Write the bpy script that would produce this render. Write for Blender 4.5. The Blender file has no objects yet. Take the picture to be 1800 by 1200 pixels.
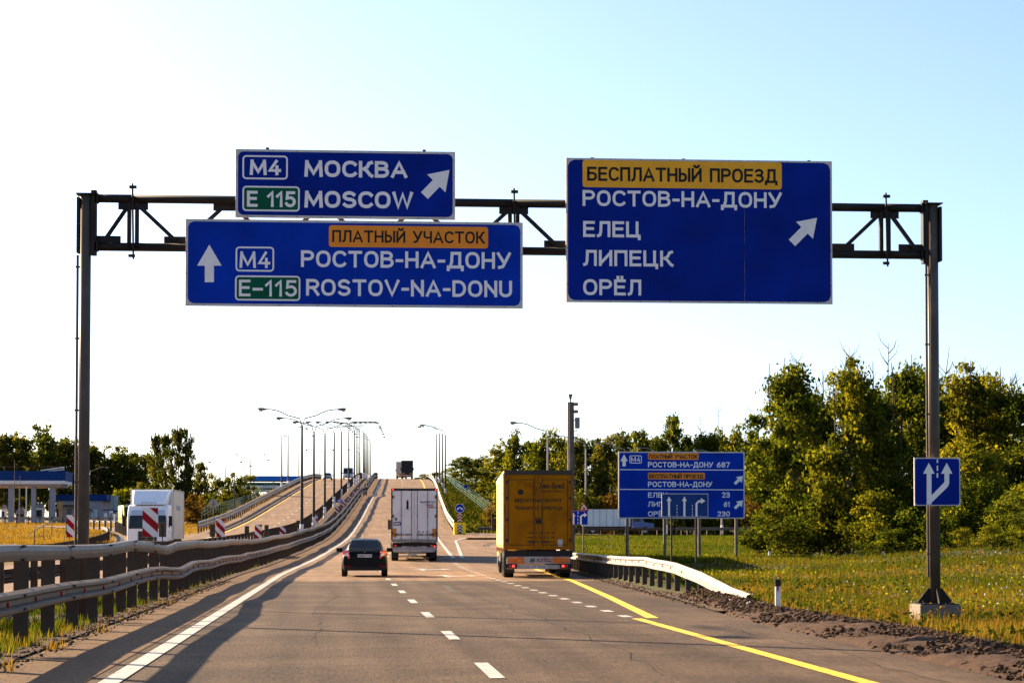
import bpy, math, random
import numpy as np
from mathutils import Vector, Matrix

# ------------------------------------------------------------------ camera
scene = bpy.context.scene
col = scene.collection
FPX = 3842.0                       # focal length in pixels of an 1800 px wide picture
PHI = math.atan(300 / FPX)         # camera turned right of the road's direction
TH = math.radians(2.1)             # camera pitched up a little, the rest is lens shift
CAM = Vector((0, 0, 1.53))
HOR = 943.0
YC = HOR - FPX * math.tan(TH)
Fv = Vector((math.sin(PHI) * math.cos(TH), math.cos(PHI) * math.cos(TH), math.sin(TH)))
Rv = Vector((math.cos(PHI), -math.sin(PHI), 0))
Uv = Rv.cross(Fv)
cd = bpy.data.cameras.new('camera')
cam = bpy.data.objects.new('camera', cd); col.objects.link(cam)
cam.matrix_world = Matrix(((Rv.x, Uv.x, -Fv.x, CAM.x), (Rv.y, Uv.y, -Fv.y, CAM.y), (Rv.z, Uv.z, -Fv.z, CAM.z), (0, 0, 0, 1)))
cd.sensor_width = 36; cd.lens = FPX * 36 / 1800
cd.shift_y = (YC - 600) / 1800
cd.clip_start = 0.1; cd.clip_end = 9000
scene.camera = cam

# ------------------------------------------------------------------ light
SUN_AZ = math.radians(-47); SUN_EL = math.radians(21.6)
w = bpy.data.worlds.new('World'); scene.world = w; w.use_nodes = True
nt = w.node_tree; bg = nt.nodes['Background']
sky = nt.nodes.new('ShaderNodeTexSky'); sky.sky_type = 'NISHITA'; sky.sun_disc = False
sky.sun_elevation = SUN_EL; sky.sun_rotation = SUN_AZ
sky.altitude = 100; sky.air_density = 0.7; sky.dust_density = 1.6; sky.ozone_density = 2.6
nt.links.new(sky.outputs[0], bg.inputs[0]); bg.inputs[1].default_value = 0.062
sd = bpy.data.lights.new('sun', 'SUN'); sd.energy = 5.0; sd.angle = math.radians(0.5); sd.color = (1.0, 0.79, 0.54)
so = bpy.data.objects.new('sun', sd); col.objects.link(so)
S = Vector((math.sin(SUN_AZ) * math.cos(SUN_EL), math.cos(SUN_AZ) * math.cos(SUN_EL), math.sin(SUN_EL)))
so.rotation_euler = S.to_track_quat('Z', 'Y').to_euler(); so.location = (-40, 30, 40)
vs = scene.view_settings
vs.view_transform = 'Standard'; vs.look = 'None'; vs.gamma = 1.0; vs.use_curve_mapping = False
vs.exposure = 2.2

rnd = random.Random(7); rng = np.random.default_rng(7)

# ------------------------------------------------------------------ helpers
def at(x, y, d):
    "photo pixel at camera depth d -> world point"
    return CAM + d * (Fv + Rv * ((x - 900) / FPX) + Uv * ((YC - y) / FPX))
def atY(x, y, Y):
    r = Fv + Rv * ((x - 900) / FPX) + Uv * ((YC - y) / FPX)
    return CAM + r * (Y / r.y)
def onZ(x, y, z=0.0):
    r = Fv + Rv * ((x - 900) / FPX) + Uv * ((YC - y) / FPX)
    return CAM + r * ((z - CAM.z) / r.z)
def pchip(xs, ys):
    xs = np.array(xs, float); ys = np.array(ys, float)
    h = np.diff(xs); d = np.diff(ys) / h
    m = np.zeros(len(xs)); m[0] = d[0]; m[-1] = d[-1]
    for i in range(1, len(xs) - 1):
        m[i] = 0 if d[i - 1] * d[i] <= 0 else 2 * d[i - 1] * d[i] / (d[i - 1] + d[i])
    def f(q):
        q = np.asarray(q, float); qq = np.clip(q, xs[0], xs[-1])
        i = np.clip(np.searchsorted(xs, qq) - 1, 0, len(h) - 1)
        t = (qq - xs[i]) / h[i]
        v = (2*t**3-3*t**2+1)*ys[i] + (t**3-2*t**2+t)*h[i]*m[i] + (-2*t**3+3*t**2)*ys[i+1] + (t**3-t**2)*h[i]*m[i+1]
        return v
    return f
_s = pchip([-60, 85, 100, 123, 193, 240, 300, 360, 410, 482, 560, 900], [0, 0, .13, .85, 2.98, 4.3, 6.2, 8.2, 9.7, 11.5, 13.8, 24])
_z = pchip([-60, 98, 123, 160, 193, 240, 300, 360, 410, 450, 482, 520, 560, 640, 900], [0, 0, .22, .75, 1.35, 2.9, 5.9, 9.1, 11.6, 13.2, 14.3, 15.15, 15.6, 15.8, 14])
def sY(y): return float(_s(y))
def zY(y): return float(_z(y))
def rp(lat, y, dz=0.0): return Vector((lat + sY(y), y, zY(y) + dz))

def lin(c):
    return tuple(((v / 255 / 12.92) if v / 255 <= .04045 else ((v / 255 + .055) / 1.055) ** 2.4) for v in c)

_mats = {}
def mat(name, base, rough=.6, metal=0.0, var=.15, scale=3.0, bump=0.0, bscale=40.0, dark=None, dark_amt=0.0, dark_scale=1.0, pos=False, emit=None, trans=0.0, spec=None, alpha=None, coat=0.0):
    if name in _mats: return _mats[name]
    m = bpy.data.materials.new(name); m.use_nodes = True; nt = m.node_tree; N = nt.nodes; L = nt.links
    p = N['Principled BSDF']; p.inputs['Roughness'].default_value = rough; p.inputs['Metallic'].default_value = metal
    p.inputs['Specular IOR Level'].default_value = spec if spec is not None else (.5 if coat else .14)
    if coat: p.inputs['Coat Weight'].default_value = coat
    if pos:
        src = N.new('ShaderNodeNewGeometry').outputs['Position']
    else:
        src = N.new('ShaderNodeTexCoord').outputs['Object']
    def noise(sc, det=4):
        n = N.new('ShaderNodeTexNoise'); n.inputs['Scale'].default_value = sc; n.inputs['Detail'].default_value = det
        L.new(src, n.inputs['Vector']); return n.outputs['Fac']
    b3 = base if len(base) == 3 else base[:3]
    mr = N.new('ShaderNodeMapRange'); mr.inputs['From Min'].default_value = .3; mr.inputs['From Max'].default_value = .7
    mr.inputs['To Min'].default_value = 1 - var; mr.inputs['To Max'].default_value = 1 + var
    L.new(noise(scale), mr.inputs['Value'])
    mul = N.new('ShaderNodeVectorMath'); mul.operation = 'SCALE'; mul.inputs[0].default_value = b3
    L.new(mr.outputs[0], mul.inputs['Scale'])
    out = mul.outputs[0]
    if dark is not None:
        mx = N.new('ShaderNodeMix'); mx.data_type = 'RGBA'
        r2 = N.new('ShaderNodeMapRange'); r2.inputs['From Min'].default_value = .5; r2.inputs['From Max'].default_value = .68
        r2.inputs['To Max'].default_value = dark_amt
        L.new(noise(dark_scale, 6), r2.inputs['Value'])
        L.new(r2.outputs[0], mx.inputs['Factor']); L.new(out, mx.inputs['A']); mx.inputs['B'].default_value = (*dark, 1)
        out = mx.outputs['Result']
    L.new(out, p.inputs['Base Color'])
    if bump:
        bn = N.new('ShaderNodeBump'); bn.inputs['Strength'].default_value = bump; bn.inputs['Distance'].default_value = .02
        L.new(noise(bscale, 5), bn.inputs['Height']); L.new(bn.outputs[0], p.inputs['Normal'])
    if emit: p.inputs['Emission Color'].default_value = (*emit[:3], 1); p.inputs['Emission Strength'].default_value = emit[3]
    if trans: p.inputs['Transmission Weight'].default_value = trans
    _mats[name] = m; return m

class MB:
    def __init__(s): s.v = []; s.f = []; s.m = []
    def add(s, vs, fs, mi=0):
        o = len(s.v); s.v += [tuple(v) for v in vs]; s.f += [tuple(i + o for i in f) for f in fs]; s.m += [mi] * len(fs); return s
    def box(s, x0, x1, y0, y1, z0, z1, mi=0):
        return s.add([(x0,y0,z0),(x1,y0,z0),(x1,y1,z0),(x0,y1,z0),(x0,y0,z1),(x1,y0,z1),(x1,y1,z1),(x0,y1,z1)],
                     [(0,3,2,1),(4,5,6,7),(0,1,5,4),(1,2,6,5),(2,3,7,6),(3,0,4,7)], mi)
    def hexa(s, b, t, mi=0):
        "eight corner block: 4 bottom points, 4 top points"
        return s.add(list(b) + list(t), [(0,3,2,1),(4,5,6,7),(0,1,5,4),(1,2,6,5),(2,3,7,6),(3,0,4,7)], mi)
    def prismy(s, poly, y0, y1, mi=0):
        "polygon in xz extruded in y; poly counter-clockwise seen from -y"
        n = len(poly); vs = [(x, y0, z) for x, z in poly] + [(x, y1, z) for x, z in poly]
        return s.add(vs, [tuple(range(n)), tuple(range(2*n-1, n-1, -1))] + [((i+1) % n, i, i+n, (i+1) % n + n) for i in range(n)], mi)
    def prismx(s, poly, x0, x1, mi=0):
        n = len(poly); vs = [(x0, y, z) for y, z in poly] + [(x1, y, z) for y, z in poly]
        return s.add(vs, [tuple(range(n-1, -1, -1)), tuple(range(n, 2*n))] + [(i, (i+1) % n, (i+1) % n + n, i+n) for i in range(n)], mi)
    def prismz(s, poly, z0, z1, mi=0):
        n = len(poly); vs = [(x, y, z0) for x, y in poly] + [(x, y, z1) for x, y in poly]
        return s.add(vs, [tuple(range(n-1, -1, -1)), tuple(range(n, 2*n))] + [(i, (i+1) % n, (i+1) % n + n, i+n) for i in range(n)], mi)
    def tube(s, path, r, n=8, mi=0, cap=True):
        path = [Vector(p) for p in path]; rs = r if isinstance(r, (list, tuple)) else [r] * len(path)
        up = Vector((0, 0, 1)); rings = []
        for i, p in enumerate(path):
            t = (path[min(i+1, len(path)-1)] - path[max(i-1, 0)]).normalized()
            a = t.cross(up)
            if a.length < .05: a = t.cross(Vector((0, 1, 0)))
            a.normalize(); b = t.cross(a)
            rings.append([p + rs[i] * (a * math.cos(2*math.pi*k/n) + b * math.sin(2*math.pi*k/n)) for k in range(n)])
        vs = [v for rg in rings for v in rg]; fs = []
        for i in range(len(path)-1):
            for k in range(n):
                fs.append((i*n+k, (i+1)*n+k, (i+1)*n+(k+1) % n, i*n+(k+1) % n))
        if cap: fs += [tuple(range(n)), tuple(range(len(vs)-1, len(vs)-n-1, -1))]
        return s.add(vs, fs, mi)
    def bar(s, a, b, w, h, mi=0):
        "rectangular bar from a to b, w sideways, h the other way"
        a = Vector(a); b = Vector(b); t = (b - a).normalized(); up = Vector((0,0,1)) if abs(t.z) < .95 else Vector((1,0,0))
        x = t.cross(up).normalized(); z = x.cross(t)
        c = [(-w/2,-h/2),(w/2,-h/2),(w/2,h/2),(-w/2,h/2)]
        vs = [a + x*i + z*j for i, j in c] + [b + x*i + z*j for i, j in c]
        return s.add(vs, [(0,3,2,1),(4,5,6,7),(0,1,5,4),(1,2,6,5),(2,3,7,6),(3,0,4,7)][:6], mi)
    def disc(s, c, r, y0, y1, n=20, mi=0):
        return s.prismy([(c[0] + r*math.cos(2*math.pi*k/n), c[1] + r*math.sin(2*math.pi*k/n)) for k in range(n)], y0, y1, mi)
    def wheelx(s, c, r, x0, x1, n=20, mi=0):
        return s.prismx([(c[0] + r*math.cos(2*math.pi*k/n), c[1] + r*math.sin(2*math.pi*k/n)) for k in range(n)], x0, x1, mi)
    def mesh(s, name, mats, smooth=False):
        me = bpy.data.meshes.new(name); me.from_pydata(s.v, [], s.f)
        for m in (mats if isinstance(mats, (list, tuple)) else [mats]): me.materials.append(m)
        if any(s.m): me.polygons.foreach_set('material_index', s.m)
        if smooth: me.polygons.foreach_set('use_smooth', [True] * len(me.polygons))
        me.update(); return me
    def obj(s, name, mats, parent=None, smooth=False, bevel=0, loc=None, fix=True):
        me = s.mesh(name, mats, smooth)
        if fix:
            import bmesh
            bm = bmesh.new(); bm.from_mesh(me); bmesh.ops.recalc_face_normals(bm, faces=bm.faces); bm.to_mesh(me); bm.free()
        return link(name, me, parent, loc, bevel)
def link(name, me, parent=None, loc=None, bevel=0, rot=None, scale=None):
    o = bpy.data.objects.new(name, me); col.objects.link(o)
    if parent: o.parent = parent
    if loc is not None: o.location = loc
    if rot is not None: o.rotation_euler = rot
    if scale is not None: o.scale = scale
    if bevel:
        b = o.modifiers.new('bevel', 'BEVEL'); b.width = bevel; b.segments = 2; b.limit_method = 'ANGLE'; b.angle_limit = math.radians(40)
    return o
def thing(name, label, cat, loc=(0, 0, 0), rz=0.0, group=None):
    o = bpy.data.objects.new(name, None); col.objects.link(o); o.empty_display_size = .3
    o.location = loc; o.rotation_euler = (0, 0, rz); return tag(o, label, cat, group)
def tag(o, label, cat, group=None):
    o['label'] = label; o['category'] = cat
    if group: o['group'] = group
    return o
def struct(o): o['kind'] = 'structure'; return o
def stuff(o, label=None, cat=None):
    o['kind'] = 'stuff'
    if label: o['label'] = label
    if cat: o['category'] = cat
    return o
def copy_tree(o, parent=None):
    c = o.copy(); col.objects.link(c)
    if parent: c.parent = parent
    for ch in list(o.children): copy_tree(ch, c)
    return c

# ------------------------------------------------------------------ materials
def asphalt(name, base, warm, streak):
    m = bpy.data.materials.new(name); m.use_nodes = True; nt = m.node_tree; N = nt.nodes; L = nt.links; p = N['Principled BSDF']
    geo = N.new('ShaderNodeNewGeometry')
    def noise(vec, sc, det=4, rough=.5):
        n = N.new('ShaderNodeTexNoise'); n.inputs['Scale'].default_value = sc; n.inputs['Detail'].default_value = det; n.inputs['Roughness'].default_value = rough
        L.new(vec, n.inputs['Vector']); return n.outputs['Fac']
    mp = N.new('ShaderNodeMapping'); mp.inputs['Scale'].default_value = (1.0, .03, 1.0); L.new(geo.outputs['Position'], mp.inputs['Vector'])
    lane = noise(mp.outputs[0], 1.6, 3)
    fine = noise(geo.outputs['Position'], 45, 6, .75)
    blot = noise(geo.outputs['Position'], .35, 6, .6)
    mp2 = N.new('ShaderNodeMapping'); mp2.inputs['Scale'].default_value = (.08, .9, 1); L.new(geo.outputs['Position'], mp2.inputs['Vector'])
    cross = noise(mp2.outputs[0], 1.0, 4, .7)
    mp3 = N.new('ShaderNodeMapping'); mp3.inputs['Scale'].default_value = (26, 2.2, 1); L.new(geo.outputs['Position'], mp3.inputs['Vector'])
    grain = noise(mp3.outputs[0], 1.0, 3, .8)
    def mr(v, a, b, lo, hi):
        r = N.new('ShaderNodeMapRange'); r.inputs['From Min'].default_value = a; r.inputs['From Max'].default_value = b
        r.inputs['To Min'].default_value = lo; r.inputs['To Max'].default_value = hi; L.new(v, r.inputs['Value']); return r.outputs[0]
    def mul(a, b):
        q = N.new('ShaderNodeMath'); q.operation = 'MULTIPLY'; L.new(a, q.inputs[0]); L.new(b, q.inputs[1]); return q.outputs[0]
    f = mul(mul(mul(mul(mr(lane, .35, .65, 1 - streak, 1 + streak), mr(fine, .3, .7, .45, 1.6)), mr(grain, .32, .68, .62, 1.42)), mr(blot, .3, .7, .85, 1.14)), mr(cross, .3, .7, .92, 1.07))
    mx = N.new('ShaderNodeMix'); mx.data_type = 'RGBA'; mx.inputs['A'].default_value = (*base, 1); mx.inputs['B'].default_value = (*warm, 1)
    L.new(mr(blot, .4, .65, 0, 1), mx.inputs['Factor'])
    sc = N.new('ShaderNodeVectorMath'); sc.operation = 'SCALE'; L.new(mx.outputs['Result'], sc.inputs[0]); L.new(f, sc.inputs['Scale'])
    L.new(sc.outputs[0], p.inputs['Base Color']); p.inputs['Roughness'].default_value = .78
    p.inputs['Specular IOR Level'].default_value = .05
    b = N.new('ShaderNodeBump'); b.inputs['Strength'].default_value = .55; b.inputs['Distance'].default_value = .012
    L.new(fine, b.inputs['Height']); L.new(b.outputs[0], p.inputs['Normal'])
    return m
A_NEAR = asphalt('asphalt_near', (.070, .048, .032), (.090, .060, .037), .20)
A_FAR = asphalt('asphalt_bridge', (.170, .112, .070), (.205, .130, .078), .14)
A_DUST = asphalt('asphalt_dusty', (.150, .092, .050), (.105, .064, .036), .12)

def ground_mat(name, c1, c2, c3, s1=.5, s2=6.0, bump=.6):
    m = bpy.data.materials.new(name); m.use_nodes = True; nt = m.node_tree; N = nt.nodes; L = nt.links; p = N['Principled BSDF']
    geo = N.new('ShaderNodeNewGeometry')
    def noise(sc, det=5, r=.6):
        n = N.new('ShaderNodeTexNoise'); n.inputs['Scale'].default_value = sc; n.inputs['Detail'].default_value = det; n.inputs['Roughness'].default_value = r
        L.new(geo.outputs['Position'], n.inputs['Vector']); return n.outputs['Fac']
    def mix(f, a, b, lo, hi):
        r = N.new('ShaderNodeMapRange'); r.inputs['From Min'].default_value = lo; r.inputs['From Max'].default_value = hi; L.new(f, r.inputs['Value'])
        x = N.new('ShaderNodeMix'); x.data_type = 'RGBA'; L.new(r.outputs[0], x.inputs['Factor'])
        for k, v in (('A', a), ('B', b)):
            if isinstance(v, tuple): x.inputs[k].default_value = (*v, 1)
            else: L.new(v, x.inputs[k])
        return x.outputs['Result']
    c = mix(noise(s1), c1, c2, .4, .62)
    c = mix(noise(s2), c, c3, .48, .72)
    L.new(c, p.inputs['Base Color']); p.inputs['Roughness'].default_value = .95; p.inputs['Specular IOR Level'].default_value = .15
    b = N.new('ShaderNodeBump'); b.inputs['Strength'].default_value = bump; b.inputs['Distance'].default_value = .08
    L.new(noise(14, 8, .75), b.inputs['Height']); L.new(b.outputs[0], p.inputs['Normal'])
    return m
M_FIELD = ground_mat('meadow_ground', (.036, .044, .007), (.075, .052, .012), (.022, .03, .005), .12, 1.5)
M_GOLD = ground_mat('mown_dry_grass', (.155, .088, .016), (.19, .10, .022), (.085, .06, .01), .10, 1.8)
M_DIRT = ground_mat('bare_earth', (.066, .034, .018), (.092, .048, .025), (.034, .018, .010), 1.5, 9, 1.0)
M_GRAVEL = ground_mat('verge_gravel', (.12, .075, .045), (.092, .058, .036), (.055, .036, .024), 1.0, 12, 1.0)

WHITE_PAINT = mat('road_paint_white', (.42, .38, .32), .6, var=.2, scale=5, pos=True, dark=(.10, .075, .055), dark_amt=.85, dark_scale=11, spec=.3)
YELLOW_PAINT = mat('road_paint_yellow', (.74, .44, .008), .6, var=.15, scale=5, pos=True, dark=(.16, .10, .03), dark_amt=.8, dark_scale=11, spec=.3)
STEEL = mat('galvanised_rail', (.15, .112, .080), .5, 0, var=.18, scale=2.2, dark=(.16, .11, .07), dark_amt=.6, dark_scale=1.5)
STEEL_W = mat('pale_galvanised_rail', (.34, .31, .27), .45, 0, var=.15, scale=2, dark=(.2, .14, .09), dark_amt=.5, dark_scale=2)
STEEL_D = mat('barrier_post_steel', (.060, .040, .026), .6, 0, var=.2, scale=4, dark=(.06, .035, .02), dark_amt=.5, dark_scale=5)
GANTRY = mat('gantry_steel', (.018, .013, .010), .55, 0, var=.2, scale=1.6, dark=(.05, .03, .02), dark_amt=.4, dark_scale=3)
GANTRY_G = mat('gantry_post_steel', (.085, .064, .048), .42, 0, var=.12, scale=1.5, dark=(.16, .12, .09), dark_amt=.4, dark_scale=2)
DARK = mat('dark_metal', (.035, .032, .03), .5, .3)
CONCRETE = mat('concrete', (.17, .135, .10), .85, var=.15, scale=3, bump=.15, dark=(.09, .07, .05), dark_amt=.4, dark_scale=1.5)
POLE = mat('lamp_pole_steel', (.035, .027, .022), .5, .3, var=.15, scale=1)
POLE_L = mat('pale_lamp_pole', (.28, .24, .20), .5, .3, var=.12, scale=1)
POLE_W = mat('white_painted_pole_base', (.75, .72, .68), .6, var=.08)
LAMP_H = mat('lamp_housing', (.10, .09, .08), .45)
LAMP_G = mat('lamp_lens', (.75, .68, .52), .2, var=.03)
BLUE = mat('blue_sign_sheet', (.001, .030, .31), .5, var=.22, scale=1.1, spec=.06)
BLUE2 = mat('deep_blue_sign_sheet', (.001, .016, .20), .5, var=.22, scale=1.1, spec=.06)
SIGNW = mat('sign_lettering_white', (.86, .77, .70), .6, var=.04, scale=8)
SIGNB = mat('sign_lettering_black', (.012, .010, .010), .5)
SIGNG = mat('sign_green_plate', (.002, .085, .04), .5, var=.1, spec=.08)
SIGNO = mat('sign_orange_plate', (.85, .24, .003), .5, var=.08, spec=.3)
SIGNY = mat('sign_amber_plate', (.90, .38, .003), .5, var=.08, spec=.3)
SIGNE = mat('sign_edge_frame', (.55, .47, .40), .5, .2, var=.1)
SIGNBACK = mat('sign_back_brown', (.10, .065, .035), .6, var=.2)
RED = mat('reflective_red', (.30, .006, .010), .5, var=.1, spec=.1)
REFW = mat('reflective_white', (.72, .66, .62), .5, var=.06)
YELLOW = mat('yellow_plastic', (.95, .58, .005), .45, var=.12, scale=2)
GREEN_P = mat('green_railing_paint', (.006, .060, .036), .6)
RUBBER = mat('tyre_rubber', (.018, .016, .015), .85, var=.2, scale=8)
RIM = mat('wheel_rim', (.35, .33, .31), .4, .6)
BLACKP = mat('black_car_paint', (.003, .0025, .0025), .4, 0, var=.05, spec=.14)
BLACKPL = mat('black_plastic', (.02, .018, .017), .6)
GLASS = mat('dark_vehicle_glass', (.014, .018, .017), .12, 0, var=.5, scale=3, spec=.3)
TAILRED = mat('tail_light_red', (.60, .006, .006), .15, var=.05, coat=1.0)
TAILLIT = mat('lit_tail_lamp', (.6, .01, .01), .3, emit=(1, .03, .02, 1.2))
TAILCLR = mat('tail_light_clear', (.75, .72, .70), .15, var=.03)
AMBER = mat('amber_reflector', (.55, .19, .01), .4, var=.1)
TRUCKW = mat('white_truck_panel', (.72, .68, .65), .45, var=.06, scale=1.5, dark=(.38, .36, .34), dark_amt=.35, dark_scale=.8)
TRUCKWB = mat('clean_white_truck_paint', (.80, .79, .78), .35, var=.04, scale=1.5, coat=.5)
ALU = mat('ribbed_box_panel', (.52, .50, .47), .35, .5, var=.12, scale=1.2)
TRUCKY = mat('yellow_tarpaulin', (.72, .46, .12), .6, var=.12, scale=1.2, dark=(.34, .17, .02), dark_amt=.5, dark_scale=1.2)
TRUCKYD = mat('yellow_truck_doors', (.30, .112, .002), .6, spec=.04, var=.14, scale=1.4, dark=(.15, .055, .004), dark_amt=.6, dark_scale=1.1)
INKB = mat('faded_black_print', (.03, .02, .012), .6)
INKN = mat('navy_print', (.02, .03, .12), .6)
INKR = mat('maroon_print', (.22, .03, .03), .6)
PLATE = mat('number_plate', (.62, .60, .56), .5, var=.03)
CHASSIS = mat('truck_chassis', (.022, .019, .017), .7, var=.3)
BUMPW = mat('dirty_white_bumper', (.42, .38, .34), .6, var=.25, scale=3, dark=(.12, .08, .06), dark_amt=.7, dark_scale=3)
BLDG = mat('grey_building_panel', (.28, .27, .28), .7, var=.08, scale=1)
BLDGB = mat('blue_fascia', (.002, .030, .14), .6, var=.06)
BLDGW = mat('white_fascia', (.70, .66, .60), .6, var=.05)
WINDOW = mat('pale_window', (.35, .45, .50), .15, var=.05)
BARK = mat('bark', (.075, .055, .042), .9, var=.35, scale=3, bump=.6, bscale=12)
TWIG = mat('bare_twig', (.11, .085, .07), .9)
# ------------------------------------------------------------------ lettering (stroke font)
def _arc(cx, cy, rx, ry, a0, a1, n=10, e=2.0):
    out = []
    for k in range(n + 1):
        a = math.radians(a0 + (a1 - a0) * k / n); c, s_ = math.cos(a), math.sin(a)
        out.append((cx + rx * math.copysign(abs(c) ** (2 / e), c), cy + ry * math.copysign(abs(s_) ** (2 / e), s_)))
    return out
_O = [_arc(.32, .5, .32, .5, 90, 450, 24, 2.4)]
_C = [_arc(.33, .5, .33, .5, 42, 318, 18, 2.3)]
_P = [[(0, 0), (0, 1)], [(0.02, 1), (.32, 1)] + _arc(.32, .74, .24, .26, 90, -90) + [(0, .48)]]
_B = [[(0, 0), (0, 1)], [(0.02, 1), (.30, 1)] + _arc(.30, .77, .22, .23, 90, -90) + [(0, .54)], [(0.02, .54), (.32, .54)] + _arc(.32, .27, .25, .27, 90, -90) + [(0.02, 0)]]
_E = [[(.50, 1), (0, 1), (0, 0), (.50, 0)], [(0, .53), (.45, .53)]]
_H = [[(0, 0), (0, 1)], [(.58, 0), (.58, 1)], [(0, .5), (.58, .5)]]
_A = [[(0, 0), (.34, 1), (.68, 0)], [(.12, .30), (.56, .30)]]
_M = [[(0, 0), (.04, 1)], [(.74, 1), (.78, 0)], [(.06, .92), (.39, .14), (.72, .92)]]
_T = [[(0, 1), (.60, 1)], [(.30, 1), (.30, 0)]]
_I = [[(0, 0), (0, 1)], [(.58, 0), (.58, 1)], [(.02, .10), (.56, .90)]]
_S = [_arc(.28, .76, .26, .24, 30, 270, 12) + _arc(.28, .26, .28, .26, 90, -150, 12)]
GL = {
 'А': (_A, .68), 'A': (_A, .68), 'В': (_B, .57), 'B': (_B, .57), 'Е': (_E, .50), 'E': (_E, .50), 'Н': (_H, .58), 'H': (_H, .58),
 'Ё': (_E + [[(.14, 1.19), (.14, 1.27)], [(.36, 1.19), (.36, 1.27)]], .50), 'О': (_O, .64), 'O': (_O, .64), 'С': (_C, .60), 'C': (_C, .60),
 'Р': (_P, .56), 'P': (_P, .56), 'Т': (_T, .60), 'T': (_T, .60), 'М': (_M, .78), 'M': (_M, .78), 'S': (_S, .56),
 'Б': ([[(.52, 1), (0, 1), (0, 0), (.32, 0)] + _arc(.32, .28, .24, .28, -90, 90) + [(0, .56)]], .56),
 'Д': ([[(-.02, -.2), (-.02, 0), (.76, 0), (.76, -.2)], [(.08, 0), (.17, .35), (.19, 1), (.62, 1), (.62, 0)]], .74),
 'З': ([_arc(.26, .77, .25, .23, 150, -90, 10), [(.14, .54), (.26, .54)] + _arc(.26, .27, .28, .27, 90, -150, 10)], .54),
 'Ы': ([[(0, 1), (0, 0)], [(.02, 0), (.24, 0)] + _arc(.24, .29, .21, .29, -90, 90) + [(.02, .58)], [(.70, 1), (.70, 0)]], .70),
 'И': (_I, .58), 'Й': (_I + [_arc(.29, 1.30, .15, .13, 190, 350, 8)], .58),
 'К': ([[(0, 0), (0, 1)], [(.56, 1), (.44, .95), (.34, .65), (.14, .52), (.30, .42), (.50, .06), (.58, 0)]], .56), 'K': ([[(0, 0), (0, 1)], [(.56, 1), (.1, .46)], [(.2, .58), (.58, 0)]], .56),
 'Л': ([[(0, 0), (.09, .05), (.14, .3), (.16, 1), (.60, 1), (.60, 0)]], .60), 'П': ([[(0, 0), (0, 1), (.57, 1), (.57, 0)]], .57),
 'У': ([[(0, 1), (.33, .30)], [(.62, 1), (.32, .22), (.24, .05), (.06, 0)]], .62), 'Ц': ([[(0, 1), (0, 0), (.66, 0), (.66, -.2)], [(.54, 1), (.54, 0)]], .66),
 'Ч': ([[(0, 1), (0, .66)] + _arc(.22, .64, .22, .20, 180, 270, 5) + [(.54, .46)], [(.54, 1), (.54, 0)]], .54),
 'R': (_P + [[(.30, .48), (.57, 0)]], .56), 'V': ([[(0, 1), (.33, 0), (.66, 1)]], .66), 'N': ([[(0, 0), (0, 1)], [(.56, 0), (.56, 1)], [(.02, .90), (.54, .10)]], .56),
 'D': ([[(0, 0), (0, 1), (.26, 1)] + _arc(.26, .5, .34, .5, 90, -90, 12) + [(0, 0)]], .60), 'U': ([[(0, 1), (0, .3)] + _arc(.28, .3, .28, .3, 180, 360, 10) + [(.56, 1)]], .56),
 'W': ([[(0, 1), (.22, 0), (.45, .95), (.68, 0), (.90, 1)]], .90), '-': ([[(0, .42), (.26, .42)]], .26), '–': ([[(0, .42), (.44, .42)]], .44),
 '1': ([[(0, .72), (.24, 1), (.24, 0)]], .30), '5': ([[(.48, 1), (.08, 1), (.05, .56), (.25, .62)] + _arc(.25, .31, .27, .31, 80, -150, 12)], .52),
 '4': ([[(.54, .26), (0, .26), (.36, 1)], [(.40, .55), (.40, 0)]], .54), '6': ([_arc(.28, .30, .28, .30, 90, 450, 16), [(.42, 1), (.10, .62), (.02, .38)]], .56),
 '8': ([_arc(.28, .77, .24, .23, 90, 450, 16), _arc(.28, .27, .28, .27, 90, 450, 16)], .56), '7': ([[(0, 1), (.54, 1), (.18, 0)]], .54),
 '2': ([_arc(.27, .74, .26, .26, 160, -20, 10) + [(.03, 0), (.54, 0)]], .54), '3': ([_arc(.26, .77, .25, .23, 150, -90, 10), [(.14, .54), (.26, .54)] + _arc(.26, .27, .28, .27, 90, -150, 10)], .54),
 '0': ([_arc(.27, .5, .27, .5, 90, 450, 22, 2.3)], .54), ' ': ([], .26),
}
def ribbon(mb, pts, t, y, closed):
    P = [Vector(p) for p in pts]
    Q = [P[0]]
    for p in P[1:]:
        if (p - Q[-1]).length > 1e-5: Q.append(p)
    if closed and (Q[0] - Q[-1]).length < 1e-5: Q = Q[:-1]
    if not closed:
        a_, b_ = (Q[0] - Q[1]).normalized() * t * .5, (Q[-1] - Q[-2]).normalized() * t * .5
        Q[0] = Q[0] + a_; Q[-1] = Q[-1] + b_
    n = len(Q); L_, R_ = [], []
    for i in range(n):
        a = Q[i] - Q[i-1] if (i > 0 or closed) else None
        b = Q[(i+1) % n] - Q[i] if (i < n-1 or closed) else None
        da = (a or b).normalized(); db = (b or a).normalized()
        na = Vector((-da.y, da.x)); nb = Vector((-db.y, db.x)); m = na + nb
        if m.length < .2: m = na
        m.normalize(); k = min(1 / max(m.dot(na), .5), 1.6)
        L_.append(Q[i] + m * (t/2*k)); R_.append(Q[i] - m * (t/2*k))
    vs = [(p.x, y, p.y) for p in L_] + [(p.x, y, p.y) for p in R_]
    fs = [(i, n+i, n+(i+1) % n, (i+1) % n) for i in range(n if closed else n-1)]
    mb.add(vs, fs)
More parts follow.
